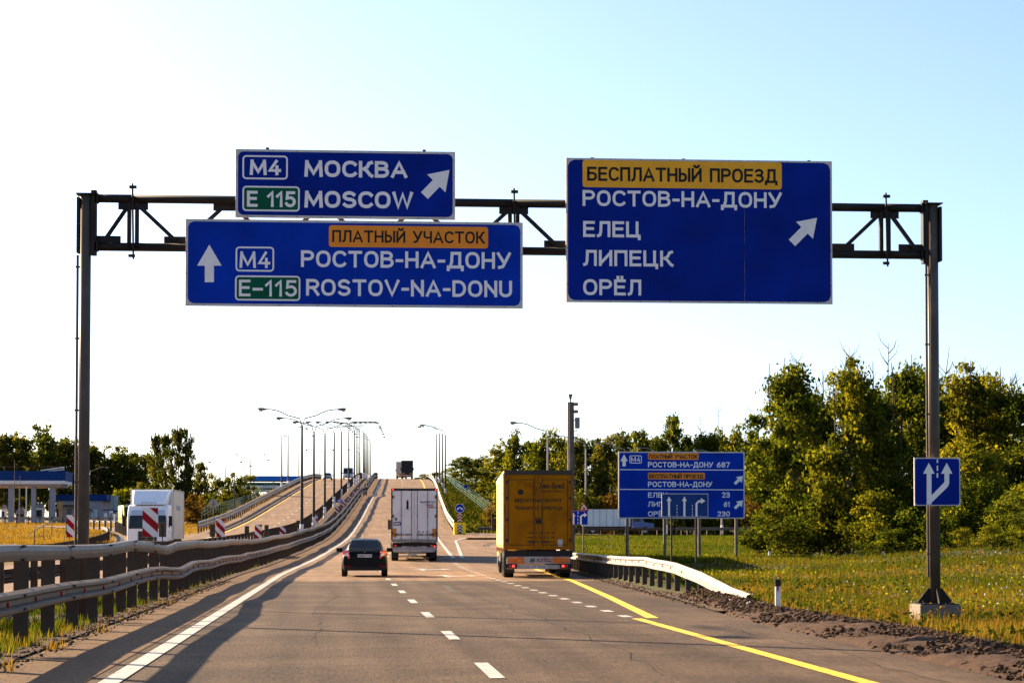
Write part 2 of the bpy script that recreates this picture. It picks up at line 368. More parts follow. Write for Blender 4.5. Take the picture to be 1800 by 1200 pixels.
def lettering(txt, parent, x0, x1, z0, z1, y, m, t=.15, gap=.27, name='lettering'):
    "stroke text fitted to the cap-height box x0..x1, z0..z1 on the plane y, facing -y"
    H = z1 - z0; th = t * 1.07 * H; h = H - th
    total = sum(GL[c][1] for c in txt) + gap * (len(txt) - 1)
    extra = th * 1.0
    k = (x1 - x0 - extra) / total
    x = x0 + th / 2; mb = MB(); layer = 0
    for c in txt:
        st, wd = GL[c]
        for j, s_ in enumerate(st):
            closed = (len(s_) > 12 and abs(s_[0][0] - s_[-1][0]) < 1e-6 and abs(s_[0][1] - s_[-1][1]) < 1e-6)
            pts = [(x + px * k, z0 + th/2 + pz * h) for px, pz in s_]
            ribbon(mb, pts, th, y - .0008 * j, closed)
        x += (wd + gap) * k
    return mb.obj(name, m, parent, fix=False)
def btext(txt, parent, x0, x1, z0, z1, y, m, name='lettering', rot=0.0, shear=0.0):
    cu = bpy.data.curves.new('text', 'FONT'); cu.body = txt; cu.resolution_u = 2; cu.shear = shear; cu.offset = .032
    to = bpy.data.objects.new('text', cu); col.objects.link(to)
    bpy.context.view_layer.update()
    me = bpy.data.meshes.new_from_object(to); bpy.data.objects.remove(to); bpy.data.curves.remove(cu)
    me.name = name; n = len(me.vertices); a = np.empty(n * 3); me.vertices.foreach_get('co', a); a = a.reshape(-1, 3)
    mn, mx = a.min(0), a.max(0); b = np.zeros_like(a)
    b[:, 0] = x0 + (a[:, 0] - mn[0]) / (mx[0] - mn[0]) * (x1 - x0); b[:, 2] = z0 + (a[:, 1] - mn[1]) / (mx[1] - mn[1]) * (z1 - z0); b[:, 1] = y
    me.vertices.foreach_set('co', b.ravel()); me.materials.clear(); me.materials.append(m); me.update()
    return link(name, me, parent)
def rrect(x0, x1, z0, z1, r, n=4):
    out = []
    for cx, cz, a in ((x1-r, z1-r, 0), (x0+r, z1-r, 90), (x0+r, z0+r, 180), (x1-r, z0+r, 270)):
        for k in range(n+1):
            t = math.radians(a + 90*k/n); out.append((cx + r*math.cos(t), cz + r*math.sin(t)))
    return out
def ring(mb, o, i, y0, y1, mi=0):
    "outline frame between two loops of equal length, in xz"
    n = len(o); vs = [(x, y0, z) for x, z in o] + [(x, y0, z) for x, z in i] + [(x, y1, z) for x, z in o] + [(x, y1, z) for x, z in i]
    fs = []
    for k in range(n):
        j = (k+1) % n
        fs += [(k, j, n+j, n+k), (2*n+k, 3*n+k, 3*n+j, 2*n+j), (k, 2*n+k, 2*n+j, j), (n+k, n+j, 3*n+j, 3*n+k)]
    return mb.add(vs, fs, mi)

class Sign:
    "rectangular board on the plane Y; positions are given in photo pixels on that plane"
    def __init__(s, name, label, cat, rect, Y, blue=BLUE, thick=.05, r=.10, border=.05, group=None, panels=None, root_z=None):
        s.Y = Y; x0, y0, x1, y1 = rect
        a = atY(x0, (y0+y1)/2, Y); b = atY(x1, (y0+y1)/2, Y)
        c = (a + b) / 2; top = atY((x0+x1)/2, y0, Y).z; bot = atY((x0+x1)/2, y1, Y).z
        s.o = Vector((c.x, Y, bot if root_z is None else root_z)); s.root = thing(name, label, cat, s.o, 0, group)
        s.x0 = a.x - s.o.x; s.x1 = b.x - s.o.x; s.z0 = bot - s.o.z; s.z1 = top - s.o.z
        cuts = [s.x0] + [atY(p, (y0+y1)/2, Y).x - s.o.x for p in (panels or [])] + [s.x1]
        for i in range(len(cuts) - 1):
            gg = [0] + ([.0006, .0028] if len(cuts) > 3 else [.0002] * (len(cuts) - 2)) + [0]; xa = cuts[i] + gg[i]; xb = cuts[i+1] - gg[i+1]
            MB().box(xa, xb, 0, thick, s.z0, s.z1).obj('back_panel' if not panels else 'panel', SIGNE, s.root, bevel=.004)
            e = border
            l = e if i == 0 else 0; rr = e if i == len(cuts) - 2 else 0
            if panels:
                pl = [(xa+l, s.z0+e), (xb-rr, s.z0+e), (xb-rr, s.z1-e), (xa+l, s.z1-e)]
                if l: pl = [(xa+l, s.z0+e+r), (xa+l+r*.3, s.z0+e+r*.3), (xa+l+r, s.z0+e), (xb, s.z0+e), (xb, s.z1-e), (xa+l+r, s.z1-e), (xa+l+r*.3, s.z1-e-r*.3), (xa+l, s.z1-e-r)]
                if rr: pl = [(xa, s.z0+e), (xb-rr-r, s.z0+e), (xb-rr-r*.3, s.z0+e+r*.3), (xb-rr, s.z0+e+r), (xb-rr, s.z1-e-r), (xb-rr-r*.3, s.z1-e-r*.3), (xb-rr-r, s.z1-e), (xa, s.z1-e)]
                MB().prismy(pl, -.004, .0).obj('blue_face', blue, s.root)
        if not panels:
            MB().prismy(rrect(s.x0+border, s.x1-border, s.z0+border, s.z1-border, r), -.004, 0).obj('blue_face', blue, s.root)
    def rivets(s, n=9):
        mb = MB()
        for k in range(n):
            x = s.x0 + (s.x1 - s.x0) * (k + .5) / n
            for z in (s.z0 + .022, s.z1 - .022): mb.disc((x, z), .009, -.005, 0, 6)
        for k in range(4):
            z = s.z0 + (s.z1 - s.z0) * (k + .5) / 4
            for x in (s.x0 + .022, s.x1 - .022): mb.disc((x, z), .009, -.005, 0, 6)
        stuff(mb.obj('rivet', DARK, s.root, fix=False))
    def p(s, x, y):
        q = atY(x, y, s.Y); return (q.x - s.o.x, q.z - s.o.z)
    def text(s, txt, x0, y0, x1, y1, m=SIGNW, t=.15, lift=.006):
        a = s.p(x0, y1); b = s.p(x1, y0); a2 = s.p(x1, y1)
        z0 = (a[1] + a2[1]) / 2
        return lettering(txt, s.root, a[0], b[0], z0, z0 + (b[1] - a2[1]), -lift, m, t)
    def poly(s, pts, name, m=SIGNW, lift=.008, parent=None):
        q = [s.p(*v) for v in pts]
        area = sum(q[i][0]*q[(i+1) % len(q)][1] - q[(i+1) % len(q)][0]*q[i][1] for i in range(len(q)))
        if area < 0: q = q[::-1]
        return MB().prismy(q, -lift, -.004).obj(name, m, parent or s.root)
    def plate(s, x0, y0, x1, y1, m, edge=None, r=.05, name='text_plate'):
        a = s.p(x0, y1); b = s.p(x1, y0)
        o = rrect(a[0], b[0], a[1], b[1], r); e = .030
        if m: MB().prismy(o, -.0055, -.004).obj(name, m, s.root)
        if edge:
            mb = MB(); ring(mb, o, rrect(a[0]+e, b[0]-e, a[1]+e, b[1]-e, max(r-e, .01)), -.0075, -.0055); mb.obj('plate_outline', edge, s.root)
    def arrow_up(s, cx, y0, y1, hw, sw, hh, name='arrow'):
        s.poly([(cx-sw/2, y1), (cx+sw/2, y1), (cx+sw/2, y0+hh), (cx+hw/2, y0+hh), (cx, y0), (cx-hw/2, y0+hh), (cx-sw/2, y0+hh)], name)
    def arrow_diag(s, tx, ty, hx, hy, sw, hw, hl):
        d = Vector((hx-tx, hy-ty)); L_ = d.length; u = d / L_; n = Vector((-u.y, u.x)); T = Vector((tx, ty)); B = T + u*(L_-hl); H = Vector((hx, hy))
        s.poly([tuple(v) for v in (T + n*sw/2, B + n*sw/2, B + n*hw/2, H, B - n*hw/2, B - n*sw/2, T - n*sw/2)], 'arrow')

# ------------------------------------------------------------------ terrain and roads
def edgeR(Y):
    "X of the right pavement edge"
    return float(np.interp(Y, [-60, 22, 40, 50, 67, 90, 110, 130, 150, 180, 198, 212], [7.1, 7.1, 7.4, 8.0, 8.7, 9.8, 10.8, 12.0, 13.6, 16.6, 19.2, 22]))
CTRL = np.array([(8,20,-.06),(8,35,-.06),(11,40,-.03),(15,33,-.05),(25,40,.25),(9.5,60,.05),(11.8,76,.12),(16,77,.1),(22,78,.15),(13,84,.52),(18,84,.55),(23,85,.5),(15,92,.57),(19,92,.5),(11.5,108,.6),
 (24,82,1.6),(22,66,.9),(30,75,1.5),(36,100,1.1),(26,112,-.1),(20,112,.05),(15,180,1.05),(20,225,1.5),(40,240,1.5),(60,300,2.2),(80,200,1.5),(30,320,2.6),
 (100,100,1.2),(60,60,1.3),(45,40,.9),(-16,40,-.3),(-30,40,-.3),(-60,60,0),(-14,120,.15),(-22,170,1.0),(-40,170,.9),(-25,230,2.1),(-45,262,2.75),(-30,290,3.1),(-60,290,3.3),
 (-45,330,3.9),(-25,330,3.8),(-40,400,5.0),(-90,400,5.5),(-20,420,5.5),(0,20,-.1),(0,900,6),(300,900,8),(-300,900,8),(-400,200,3),(400,200,3),(0,1500,9),(40,450,4),(90,420,5)], float)
def base_z(X, Y):
    d2 = (X[..., None] - CTRL[:, 0])**2 + ((Y[..., None] - CTRL[:, 1]) * .7)**2 + 9
    wgt = d2 ** -1.6
    return (wgt * CTRL[:, 2]).sum(-1) / wgt.sum(-1)
RAMP_R = [(14.0,190,1.42),(17.0,212,1.70),(22,229,1.76),(31,243,1.80),(44,251,1.82),(70,256,1.85),(150,252,1.9)]
RAMP_L = [(-13.2,100,-.0),(-13.6,140,.44),(-14.4,165,.80),(-16.6,196,1.36),(-21.5,228,2.0),(-31,254,2.7),(-48,270,3.05),(-110,274,3.2)]
def smooth_path(pts, n=90):
    P = np.array(pts); t = np.r_[0, np.cumsum(np.linalg.norm(np.diff(P[:, :2], axis=0), axis=1))]
    q = np.linspace(0, t[-1], n); return np.stack([pchip_c(t, P[:, k])(q) for k in range(P.shape[1])], 1)
def pchip_c(t, v):
    t = np.array(t); v = np.array(v); m = np.gradient(v, t)
    def f(q):
        i = np.clip(np.searchsorted(t, q) - 1, 0, len(t) - 2); h = t[i+1] - t[i]; u = (q - t[i]) / h
        return (2*u**3-3*u**2+1)*v[i] + (u**3-2*u**2+u)*h*m[i] + (-2*u**3+3*u**2)*v[i+1] + (u**3-u**2)*h*m[i+1]
    return f
PR = smooth_path(RAMP_R); PL = smooth_path(RAMP_L)
def terrain(X, Y):
    X = np.asarray(X, float); Y = np.asarray(Y, float)
    sh = X.shape; x = X.ravel(); y = Y.ravel()
    b = np.empty_like(x)
    for i in range(0, len(x), 20000): b[i:i+20000] = base_z(x[i:i+20000], y[i:i+20000])
    b += .05 * np.sin(x * .9 + 1.3 * np.sin(y * .31)) * np.cos(y * .53) * np.clip((np.abs(x) - 9) / 6, 0, 1)
    for P, hw in ((PR, 4.2), (PL, 3.6)):
        D = np.full(len(x), 1e9); Z = np.zeros(len(x))
        near = np.where((x > P[:, 0].min() - 40) & (x < P[:, 0].max() + 40) & (y > P[:, 1].min() - 40) & (y < P[:, 1].max() + 40))[0]
        for i in range(0, len(near), 20000):
            k = near[i:i+20000]; dd = np.hypot(x[k, None] - P[:, 0], y[k, None] - P[:, 1]); j = dd.argmin(1)
            D[k] = dd[np.arange(len(k)), j]; Z[k] = P[j, 2]
        zc = Z - .10; del_ = b - zc; out = np.clip(D - hw, 0, None)
        b = np.where(D < 1e8, zc + np.sign(del_) * np.minimum(np.abs(del_), .35 * out), b)
    lat = x - _s(y); zr = _z(y) - .12
    er = np.interp(y, [-60, 22, 40, 50, 67, 90, 110, 130, 150, 180, 200, 213, 220, 260, 900], [7.1, 7.1, 7.4, 8.0, 8.7, 9.8, 10.7, 11.2, 12, 13.8, 15, 15.5, 8.6, 8.4, 8.4])
    el = np.interp(y, [-60, 100, 170, 230, 900], [-17.2, -17.2, -18.2, -18.0, -17.6])
    out = np.maximum(np.clip(lat - er, 0, None), np.clip(el - lat, 0, None))
    zc = np.where(y > 700, b, zr); del_ = b - zc
    return (zc + np.sign(del_) * np.minimum(np.abs(del_), .42 * out)).reshape(sh)
def tz(x, y): return float(terrain(np.array([x]), np.array([y]))[0])

ys = np.r_[np.arange(-40, 20, 4), np.arange(20, 120, 1.0), np.arange(120, 320, 2.0), np.arange(320, 560, 4), np.arange(560, 900, 25), np.geomspace(900, 6000, 10)]
ls = np.r_[-np.geomspace(6000, 90, 12), np.arange(-80, -24, 4), np.arange(-24, 24, .75), np.arange(24, 80, 3), np.geomspace(90, 6000, 12)]
LL, YY = np.meshgrid(ls, ys); XX = LL + _s(YY); ZZ = terrain(XX, YY)
nv = XX.size; V = np.stack([XX.ravel(), YY.ravel(), ZZ.ravel()], 1)
ny, nx = XX.shape; idx = np.arange(nv).reshape(ny, nx)
F = np.stack([idx[:-1, :-1], idx[:-1, 1:], idx[1:, 1:], idx[1:, :-1]], -1).reshape(-1, 4)
me = bpy.data.meshes.new('ground'); me.from_pydata(V.tolist(), [], F.tolist())
me.materials.append(M_FIELD); me.materials.append(M_GOLD)
cx = V[F].mean(1); gold = ((cx[:, 0] < -5) & (cx[:, 1] > 20) & (cx[:, 1] < 520)).astype(int)
me.polygons.foreach_set('material_index', gold); me.polygons.foreach_set('use_smooth', [True] * len(F)); me.update()
ground = struct(link('ground', me))

def strip(name, l0, l1, y0, y1, dz, m, step=3.0, parent=None, absx=False, zf=None, s=True):
    "surface between two lateral positions (numbers or functions of Y) along the main road"
    g = lambda l, y: l(y) if callable(l) else l + sY(y)
    n = max(2, int((y1 - y0) / step) + 1); vs = []; fs = []
    for i in range(n):
        y = y0 + (y1 - y0) * i / (n - 1); z = (zf(y) if zf else zY(y)) + dz
        vs += [(g(l0, y), y, z), (g(l1, y), y, z)]
        if i: fs.append((2*i-2, 2*i-1, 2*i+1, 2*i))
    mb = MB(); mb.add(vs, fs); o = mb.obj(name, m, parent, fix=False)
    if s and not parent: struct(o)
    return o
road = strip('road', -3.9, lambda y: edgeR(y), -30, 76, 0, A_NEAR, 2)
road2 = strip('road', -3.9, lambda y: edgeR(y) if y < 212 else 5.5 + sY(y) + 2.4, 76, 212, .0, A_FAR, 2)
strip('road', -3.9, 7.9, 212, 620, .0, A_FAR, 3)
strip('road_shoulder', -4.0, -2.68, 20, 620, .006, A_DUST, 2)
left_road = strip('road', -17.2, -7.0, -30, 620, 0, A_FAR, 3)
strip('median_verge', -6.98, -4.0, -30, 620, .03, M_DIRT, 2)
def path_strip(name, P, off0, off1, dz, m, parent=None, i0=0, i1=None):
    vs = []; fs = []; P = P[i0:i1]
    for i in range(len(P)):
        t = P[min(i+1, len(P)-1)] - P[max(i-1, 0)]; n = np.array([t[1], -t[0]]) / math.hypot(t[0], t[1])
        vs += [(P[i][0] + n[0]*off0, P[i][1] + n[1]*off0, P[i][2] + dz), (P[i][0] + n[0]*off1, P[i][1] + n[1]*off1, P[i][2] + dz)]
        if i: fs.append((2*i-2, 2*i-1, 2*i+1, 2*i))
    mb = MB(); mb.add(vs, fs); o = mb.obj(name, m, parent, fix=False)
    if not parent: struct(o)
    return o
ramp_r = path_strip('exit_road', PR, -3.6, 3.6, .03, A_FAR)
ramp_l = path_strip('slip_road', PL, -3.4, 3.4, -.02, A_FAR)
path_strip('edge_line', PR, -3.35, -3.15, .042, WHITE_PAINT, ramp_r, 8)
path_strip('edge_line', PR, 3.0, 3.2, .042, WHITE_PAINT, ramp_r, 8)
path_strip('edge_line', PL, -2.9, -2.7, .016, WHITE_PAINT, ramp_l, 30)
path_strip('edge_line', PL, 2.6, 2.8, .016, WHITE_PAINT, ramp_l, 36)

MK = .010
strip('edge_line', -2.53, -2.31, -20, 600, MK, WHITE_PAINT, 2, road)
def dashes(name, lat, starts, ln, wdt, m, parent, f=None):
    mb = MB()
    for y in starts:
        for k in range(2 if ln > 2 else 1):
            ya = y + k*ln/2; yb = ya + (ln/2 if ln > 2 else ln)
            xa = (f(ya) if f else lat + sY(ya)); xb = (f(yb) if f else lat + sY(yb))
            mb.add([(xa-wdt/2, ya, zY(ya)+MK), (xa+wdt/2, ya, zY(ya)+MK), (xb+wdt/2, yb, zY(yb)+MK), (xb-wdt/2, yb, zY(yb)+MK)], [(0,1,2,3)])
    return mb.obj(name, m, parent, fix=False)
dashes('lane_dash', 1.69, [5.7 + 8.95*k for k in range(64)], 2.9, .17, WHITE_PAINT, road)
dashes('lane_dash', -11.25, [8 + 9*k for k in range(64)], 3.0, .15, WHITE_PAINT, left_road)
strip('edge_line', -7.55, -7.38, -20, 600, MK, WHITE_PAINT, 3, left_road)
strip('yellow_edge_line', -15.02, -14.80, 205, 600, MK, YELLOW_PAINT, 3, left_road)
strip('edge_line', -15.02, -14.80, 165, 205, MK, WHITE_PAINT, 3, left_road)
exl = lambda y: float(np.interp(y, [36, 44, 83, 113, 130], [5.42, 5.45, 5.56, 5.95, 6.4]))
dashes('exit_dash', 0, [41.3 + 2.95*k for k in range(26)], 1.0, .20, WHITE_PAINT, road, exl)
strip('yellow_edge_line', lambda y: 5.40 + .0 * y, lambda y: 5.60 + .0*y, -20, 40.6, MK, YELLOW_PAINT, 2, road)
yel = lambda y: float(np.interp(y, [40.8, 55, 75, 100, 130, 160, 185], [5.82, 6.75, 7.95, 9.0, 10.6, 13.0, 15.6]))
strip('yellow_edge_line', lambda y: yel(y) - .10, lambda y: yel(y) + .13, 40.8, 185, MK, YELLOW_PAINT, 2, road)
strip('yellow_edge_line', 5.45, 5.68, 222, 600, MK, YELLOW_PAINT, 3, road)
# gore outline between main road and exit
gl = [onZ(768, 948, 1.30), onZ(798, 984, .28), onZ(806, 975, .40), onZ(779, 945, 1.45), onZ(800, 936, 1.75), onZ(827, 932.5, 2.0)]
gp = [Vector((5.55 + sY(y), y, 0)) for y in (215, 190, 165, 145, 128)] + [Vector((7.1, 128.5, 0)), Vector((7.9, 146, 0)), Vector((9.0, 170, 0)), Vector((9.7, 186, 0)), Vector((11.4, 198, 0)), Vector((13.6, 206, 0))]
mb = MB()
for i in range(len(gp)-1):
    a, b = gp[i], gp[i+1]; d = (b-a).normalized(); n = Vector((d.y, -d.x, 0)) * .11; a = a - d*.1
    q = [a - n, a + n, b + n, b - n]
    mb.add([(v.x, v.y, zY(v.y) + MK + .004 * (i % 2)) for v in q], [(0,1,2,3)])
mb.obj('gore_line', WHITE_PAINT, road, fix=False)
# painted lane arrows seen edge-on
for (x, y) in ((4.05, 82.5), (3.75, 99.0)):
    mb = MB(); z = zY(y) + MK
    sh = [(-.10, 0), (.10, 0), (.10, 1.6), (.95, 2.6), (.95, 2.0), (1.45, 3.4), (.95, 4.4), (.95, 3.6), (.10, 2.6), (.10, 3.6), (.42, 3.6), (0, 5.2), (-.42, 3.6), (-.10, 3.6)]
    mb.add([(x + a, y + b, zY(y + b) + MK) for a, b in sh], [tuple(range(len(sh)))]); mb.obj('lane_arrow', WHITE_PAINT, road, fix=False)
# bitumen-sealed cracks
SEAL = mat('bitumen_seal', (.022, .015, .010), .9, var=.2, pos=True)
mb = MB(); rs = random.Random(5)
def crack(x, y, dx, dy, n, wd):
    pts = [(x, y)]
    for k in range(n): x += dx + rs.uniform(-.12, .12) * (1 if abs(dy) > abs(dx) else .3); y += dy + rs.uniform(-.12, .12) * (1 if abs(dx) > abs(dy) else .3); pts.append((x, y))
    for (xa, ya), (xb, yb) in zip(pts[:-1], pts[1:]):
        d = Vector((xb-xa, yb-ya, 0)).normalized(); n_ = Vector((d.y, -d.x, 0)) * wd * rs.uniform(.6, 1.3)
        q = [Vector((xa, ya, 0)) - n_, Vector((xa, ya, 0)) + n_, Vector((xb, yb, 0)) + n_, Vector((xb, yb, 0)) - n_]
        mb.add([(v.x, v.y, zY(v.y) + .005) for v in q], [(0,1,2,3)])
crack(3.55, 24, .004, .8, 46, .012); crack(-.35, 31, -.002, .9, 34, .010); crack(-2.2, 33.6, .55, .05, 13, .018); crack(5.8, 27.5, -.5, -.03, 9, .014); crack(1.75, 46.5, .5, .02, 10, .02); crack(6.3, 22, .01, .8, 20, .010); crack(-2.3, 59, .6, .03, 13, .02)
stuff(mb.obj('crack_seal', SEAL, road, fix=False))
# skid marks and sealed joints are print on the asphalt
SKID = mat('skid_mark', (.052, .036, .024), .95, var=.3, scale=3, pos=True)
mb = MB()
for (x, y, a, ln) in ((10.6, 163, .10, 14), (10.9, 163.3, .10, 12), (15.2, 172, .35, 12), (14.2, 158, .2, 15), (3.0, 60, .02, 9)):
    for k in range(6):
        y0 = y + ln*k/6; y1 = y + ln*(k+1)/6; x0 = x + a*ln*k/6*(.2+.15*k); x1 = x + a*ln*(k+1)/6*(.2+.15*(k+1))
        mb.add([(x0, y0, zY(y0)+.006), (x0+.22, y0, zY(y0)+.006), (x1+.22, y1, zY(y1)+.006), (x1, y1, zY(y1)+.006)], [(0,1,2,3)])
mb.obj('skid_mark', SKID, road2, fix=False)

# dirt berm on the right edge
def berm():
    ys_ = np.arange(16, 56, .13); us = np.linspace(0, 1, 26); vs = []; 
    for y in ys_:
        e = edgeR(y) - .15; wd = float(np.interp(y, [16, 28, 36, 44, 50, 56], [2.3, 2.35, 2.6, 1.7, 1.0, .4]))
        hgt = float(np.interp(y, [16, 36, 46, 56], [.10, .11, .07, .03]))
        for u in us:
            x = e + u*wd; n = .5*math.sin(x*3.1 + y*1.1) + .35*math.sin(x*7.7 - y*3.3 + 1) + .6*math.sin(y*1.3 + x*.7) + rnd.uniform(-.28, .28)
            z = tz_cache(x, y) + .012 + hgt * math.sin(math.pi * min(1, u*1.02)) ** .7 * (1 + .45*n) if 0 < u < 1 else tz_cache(x, y) + (.115 if u == 0 else -.03)
            vs.append((x, y, z))
    n = len(us); fs = [(i*n+j, i*n+j+1, (i+1)*n+j+1, (i+1)*n+j) for i in range(len(ys_)-1) for j in range(n-1)]
    mb = MB(); mb.add(vs, fs); return struct(mb.obj('dirt_berm', M_DIRT, smooth=True, fix=False))
def tz_cache(x, y): return tz(x, y)
berm()
# sandy strip under the right guardrail
def rail_x(y): return float(np.interp(y, [48, 53, 58, 70, 85, 103, 125, 150, 175], [9.15, 9.05, 9.05, 9.35, 9.95, 10.85, 12.0, 13.9, 16.4]))
strip('gravel_verge', lambda y: edgeR(y) - .05, lambda y: max(rail_x(y) + .5, edgeR(y) + .3), 44, 170, .03, M_GRAVEL, 2)
# ------------------------------------------------------------------ guardrails
WPROF = [(0, -.155), (.09, -.12), (.095, -.075), (.0, -.03), (.0, .03), (.095, .075), (.09, .12), (0, .155)]
BPROF = [(0, -.115), (.06, -.10), (.085, -.03), (.085, .03), (.06, .10), (0, .115)]
def sweep(mb, P, N, prof, th=.012):
    "P points, N unit side vectors pointing to the face side"
    m = len(prof); vs = []; fs = []
    lp = prof + [(o - th, z) for o, z in prof[::-1]]; L2 = len(lp)
    for p, n in zip(P, N):
        for o, z in lp: vs.append((p[0] + n[0]*o, p[1] + n[1]*o, p[2] + z))
    for i in range(len(P)-1):
        for k in range(L2): fs.append((i*L2+k, i*L2+(k+1) % L2, (i+1)*L2+(k+1) % L2, (i+1)*L2+k))
    fs += [tuple(range(L2)), tuple(range(len(vs)-1, len(vs)-L2-1, -1))]
    mb.add(vs, fs)
def guardrail(name, label, f, t0, t1, side, rails, post, spacing, seg, mrail=STEEL, mpost=STEEL_D, far=None, step=1.0, group=None, bump=None, posth=None, refl=True, bolts=False):
    """f(t) -> (x, y, ground z); side +1: rail faces +x side of travel direction; rails: [(name, centre height, profile)];
    post: (width across, depth along, height)"""
    c = f(t0); root = thing(name, label, 'guardrail', c, 0, group); o = Vector(c)
    def nrm(t):
        a = Vector(f(t - .5)); b = Vector(f(t + .5)); d = (b - a); d.z = 0; d.normalize(); return Vector((d.y, -d.x, 0)) * side
    H = post[2]
    pm = MB(); a, b = post[0]/2, post[1]/2; th = .02
    pm.prismz([(-a, -b), (a, -b), (a, -b+th), (-a+th, -b+th), (-a+th, b-th), (a, b-th), (a, b), (-a, b)], -.3, H)
    pme = pm.mesh('post', mpost)
    bmesh_ = MB().box(-.06, .06, -.05, .05, -.09, .09).mesh('spacer', mpost)
    rf = MB().prismy([(-.03, -.035), (.03, 0), (-.03, .035)], -.015, .015).mesh('reflector', RED)
    t = t0 + spacing/2; k = 0
    while t < t1:
        p = Vector(f(t)); n = nrm(t); sc = 1.0
        if posth: sc = posth(t)
        if sc > .15:
            q = link('post', pme, root, p - o, rot=(0, 0, math.atan2(n.y, n.x)))
            if sc != 1: q.scale = (1, 1, sc)
            if refl and t < (far or 1e9) and sc > .8:
                r = link('reflector', rf, q, (post[0]/2 + .105, 0, rails[0][1] + (bump(t, 0) if bump else 0)), rot=(0, 0, math.radians(90)))
        t += spacing * rnd.uniform(.96, 1.04)
    for ri, (rn, rh, prof) in enumerate(rails):
        a = t0
        while a < t1 - .01:
            L_ = seg if a < (far or 1e9) else (t1 - a)
            b = min(a + L_, t1); st = step if a < (far or 1e9) else 4.0
            nn = max(2, int((b - a) / st) + 1); P = []; NN = []
            for i in range(nn):
                tt = a + (b - a) * i / (nn - 1); p = Vector(f(tt)); n = nrm(tt)
                h = rh * (posth(tt) if posth else 1.0) + (bump(tt, ri) if bump else 0)
                q = p + n * (post[0]/2 + (.03 if ri == 0 else .01)) - o; q.z = p.z - o.z + h + (.004 if int((a - t0)/seg) % 2 else 0)
                if i in (0, nn-1): q += n * (.006 if int((a - t0)/seg) % 2 else 0)
                P.append(q); NN.append(n)
            mb = MB(); sweep(mb, P, NN, prof); r = mb.obj(rn, mrail, root, smooth=False)
            if bolts and a < 55:
                bm_ = MB()
                for q, n in ((P[0], NN[0]),):
                    for zz in (-.09, .09):
                        for dy in (.06, .14, .22):
                            c_ = q + n * .098; bm_.box(c_.x - .02, c_.x + .02, c_.y + dy - .018, c_.y + dy + .018, c_.z + zz - .018, c_.z + zz + .018)
                bm_.obj('bolt', DARK, r)
            a = b
    return root
_kb = {}
_r2 = random.Random(3)
_kn = [[(-40 + 5.3*i, _r2.uniform(-.035, .035)) for i in range(130)] for _ in range(2)]
def mbump(t, ri):
    xs_ = [k[0] for k in _kn[ri]]; v = float(np.interp(t, xs_, [k[1] for k in _kn[ri]]))
    if ri == 0: v -= .10 * max(0, 1 - abs(t - 58) / 5.0)
    else: v += -.09 * max(0, 1 - abs(t - 54) / 3.0) + .03 * max(0, 1 - abs(t - 45)/6)
    return v
def f_med(t):
    k = .0
    if t > 280: k = float(np.interp(t, [280, 332, 337, 345, 600], [0, 0, .85, .35, .35]))
    lat = -4.40 + k + .04*math.sin(t*.35); return (lat + sY(t), t, zY(t))
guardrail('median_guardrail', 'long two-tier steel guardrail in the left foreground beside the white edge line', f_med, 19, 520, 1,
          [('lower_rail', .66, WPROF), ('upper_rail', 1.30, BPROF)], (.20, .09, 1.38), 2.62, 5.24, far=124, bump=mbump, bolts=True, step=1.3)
guardrail('median_guardrail', 'dark two-tier guardrail behind the lamp posts on the far side of the median', lambda t: (-7.2 + sY(t), t, zY(t)), 30, 520, -1,
          [('lower_rail', .66, WPROF), ('upper_rail', 1.24, BPROF)], (.16, .09, 1.32), 2.62, 5.24, far=90, mrail=STEEL_D, step=2.6, refl=False)
rh = lambda t: float(np.interp(t, [47.5, 50, 54, 58, 60], [.06, .18, .62, .95, 1.0]))
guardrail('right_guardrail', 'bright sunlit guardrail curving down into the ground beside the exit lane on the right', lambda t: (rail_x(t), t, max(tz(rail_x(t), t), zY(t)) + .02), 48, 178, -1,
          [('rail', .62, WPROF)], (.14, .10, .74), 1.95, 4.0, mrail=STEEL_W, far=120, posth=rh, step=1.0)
guardrail('outer_guardrail', 'guardrail on the outer right edge of the flyover, starting at the yellow crash cushion', lambda t: (7.55 + sY(t), t, zY(t) - .02), 214, 520, -1,
          [('rail', .62, WPROF), ('upper_rail', 1.05, BPROF)], (.14, .10, 1.1), 3.0, 12, mrail=STEEL_W, far=330, step=4)
guardrail('outer_guardrail', 'guardrail along the far left edge of the oncoming carriageway above the embankment', lambda t: (-17.35 + sY(t), t, zY(t) - .02), 212, 520, 1,
          [('rail', .62, WPROF), ('upper_rail', 1.0, BPROF)], (.14, .10, 1.05), 3.0, 12, mrail=STEEL_W, far=330, step=4)
def pathf(P, off, dz=0):
    t = np.r_[0, np.cumsum(np.hypot(np.diff(P[:, 0]), np.diff(P[:, 1])))]
    def f(q):
        x = float(np.interp(q, t, P[:, 0])); y = float(np.interp(q, t, P[:, 1])); z = float(np.interp(q, t, P[:, 2]))
        x2 = float(np.interp(min(q+1, t[-1]), t, P[:, 0])) - float(np.interp(max(q-1, 0), t, P[:, 0])); y2 = float(np.interp(min(q+1, t[-1]), t, P[:, 1])) - float(np.interp(max(q-1, 0), t, P[:, 1]))
        L_ = math.hypot(x2, y2); return (x + y2/L_*off, y - x2/L_*off, z + dz)
    return f, t[-1]
fr, LR = pathf(PR, 3.95)
guardrail('ramp_guardrail', 'low weathered guardrail on the near side of the far exit road behind the direction board', fr, 62, LR - 1, 1, [('rail', .62, WPROF)], (.14, .10, .74), 2.0, 10, far=110, step=3, mpost=STEEL_D, refl=False)
fl, _ = pathf(PR, -4.0)
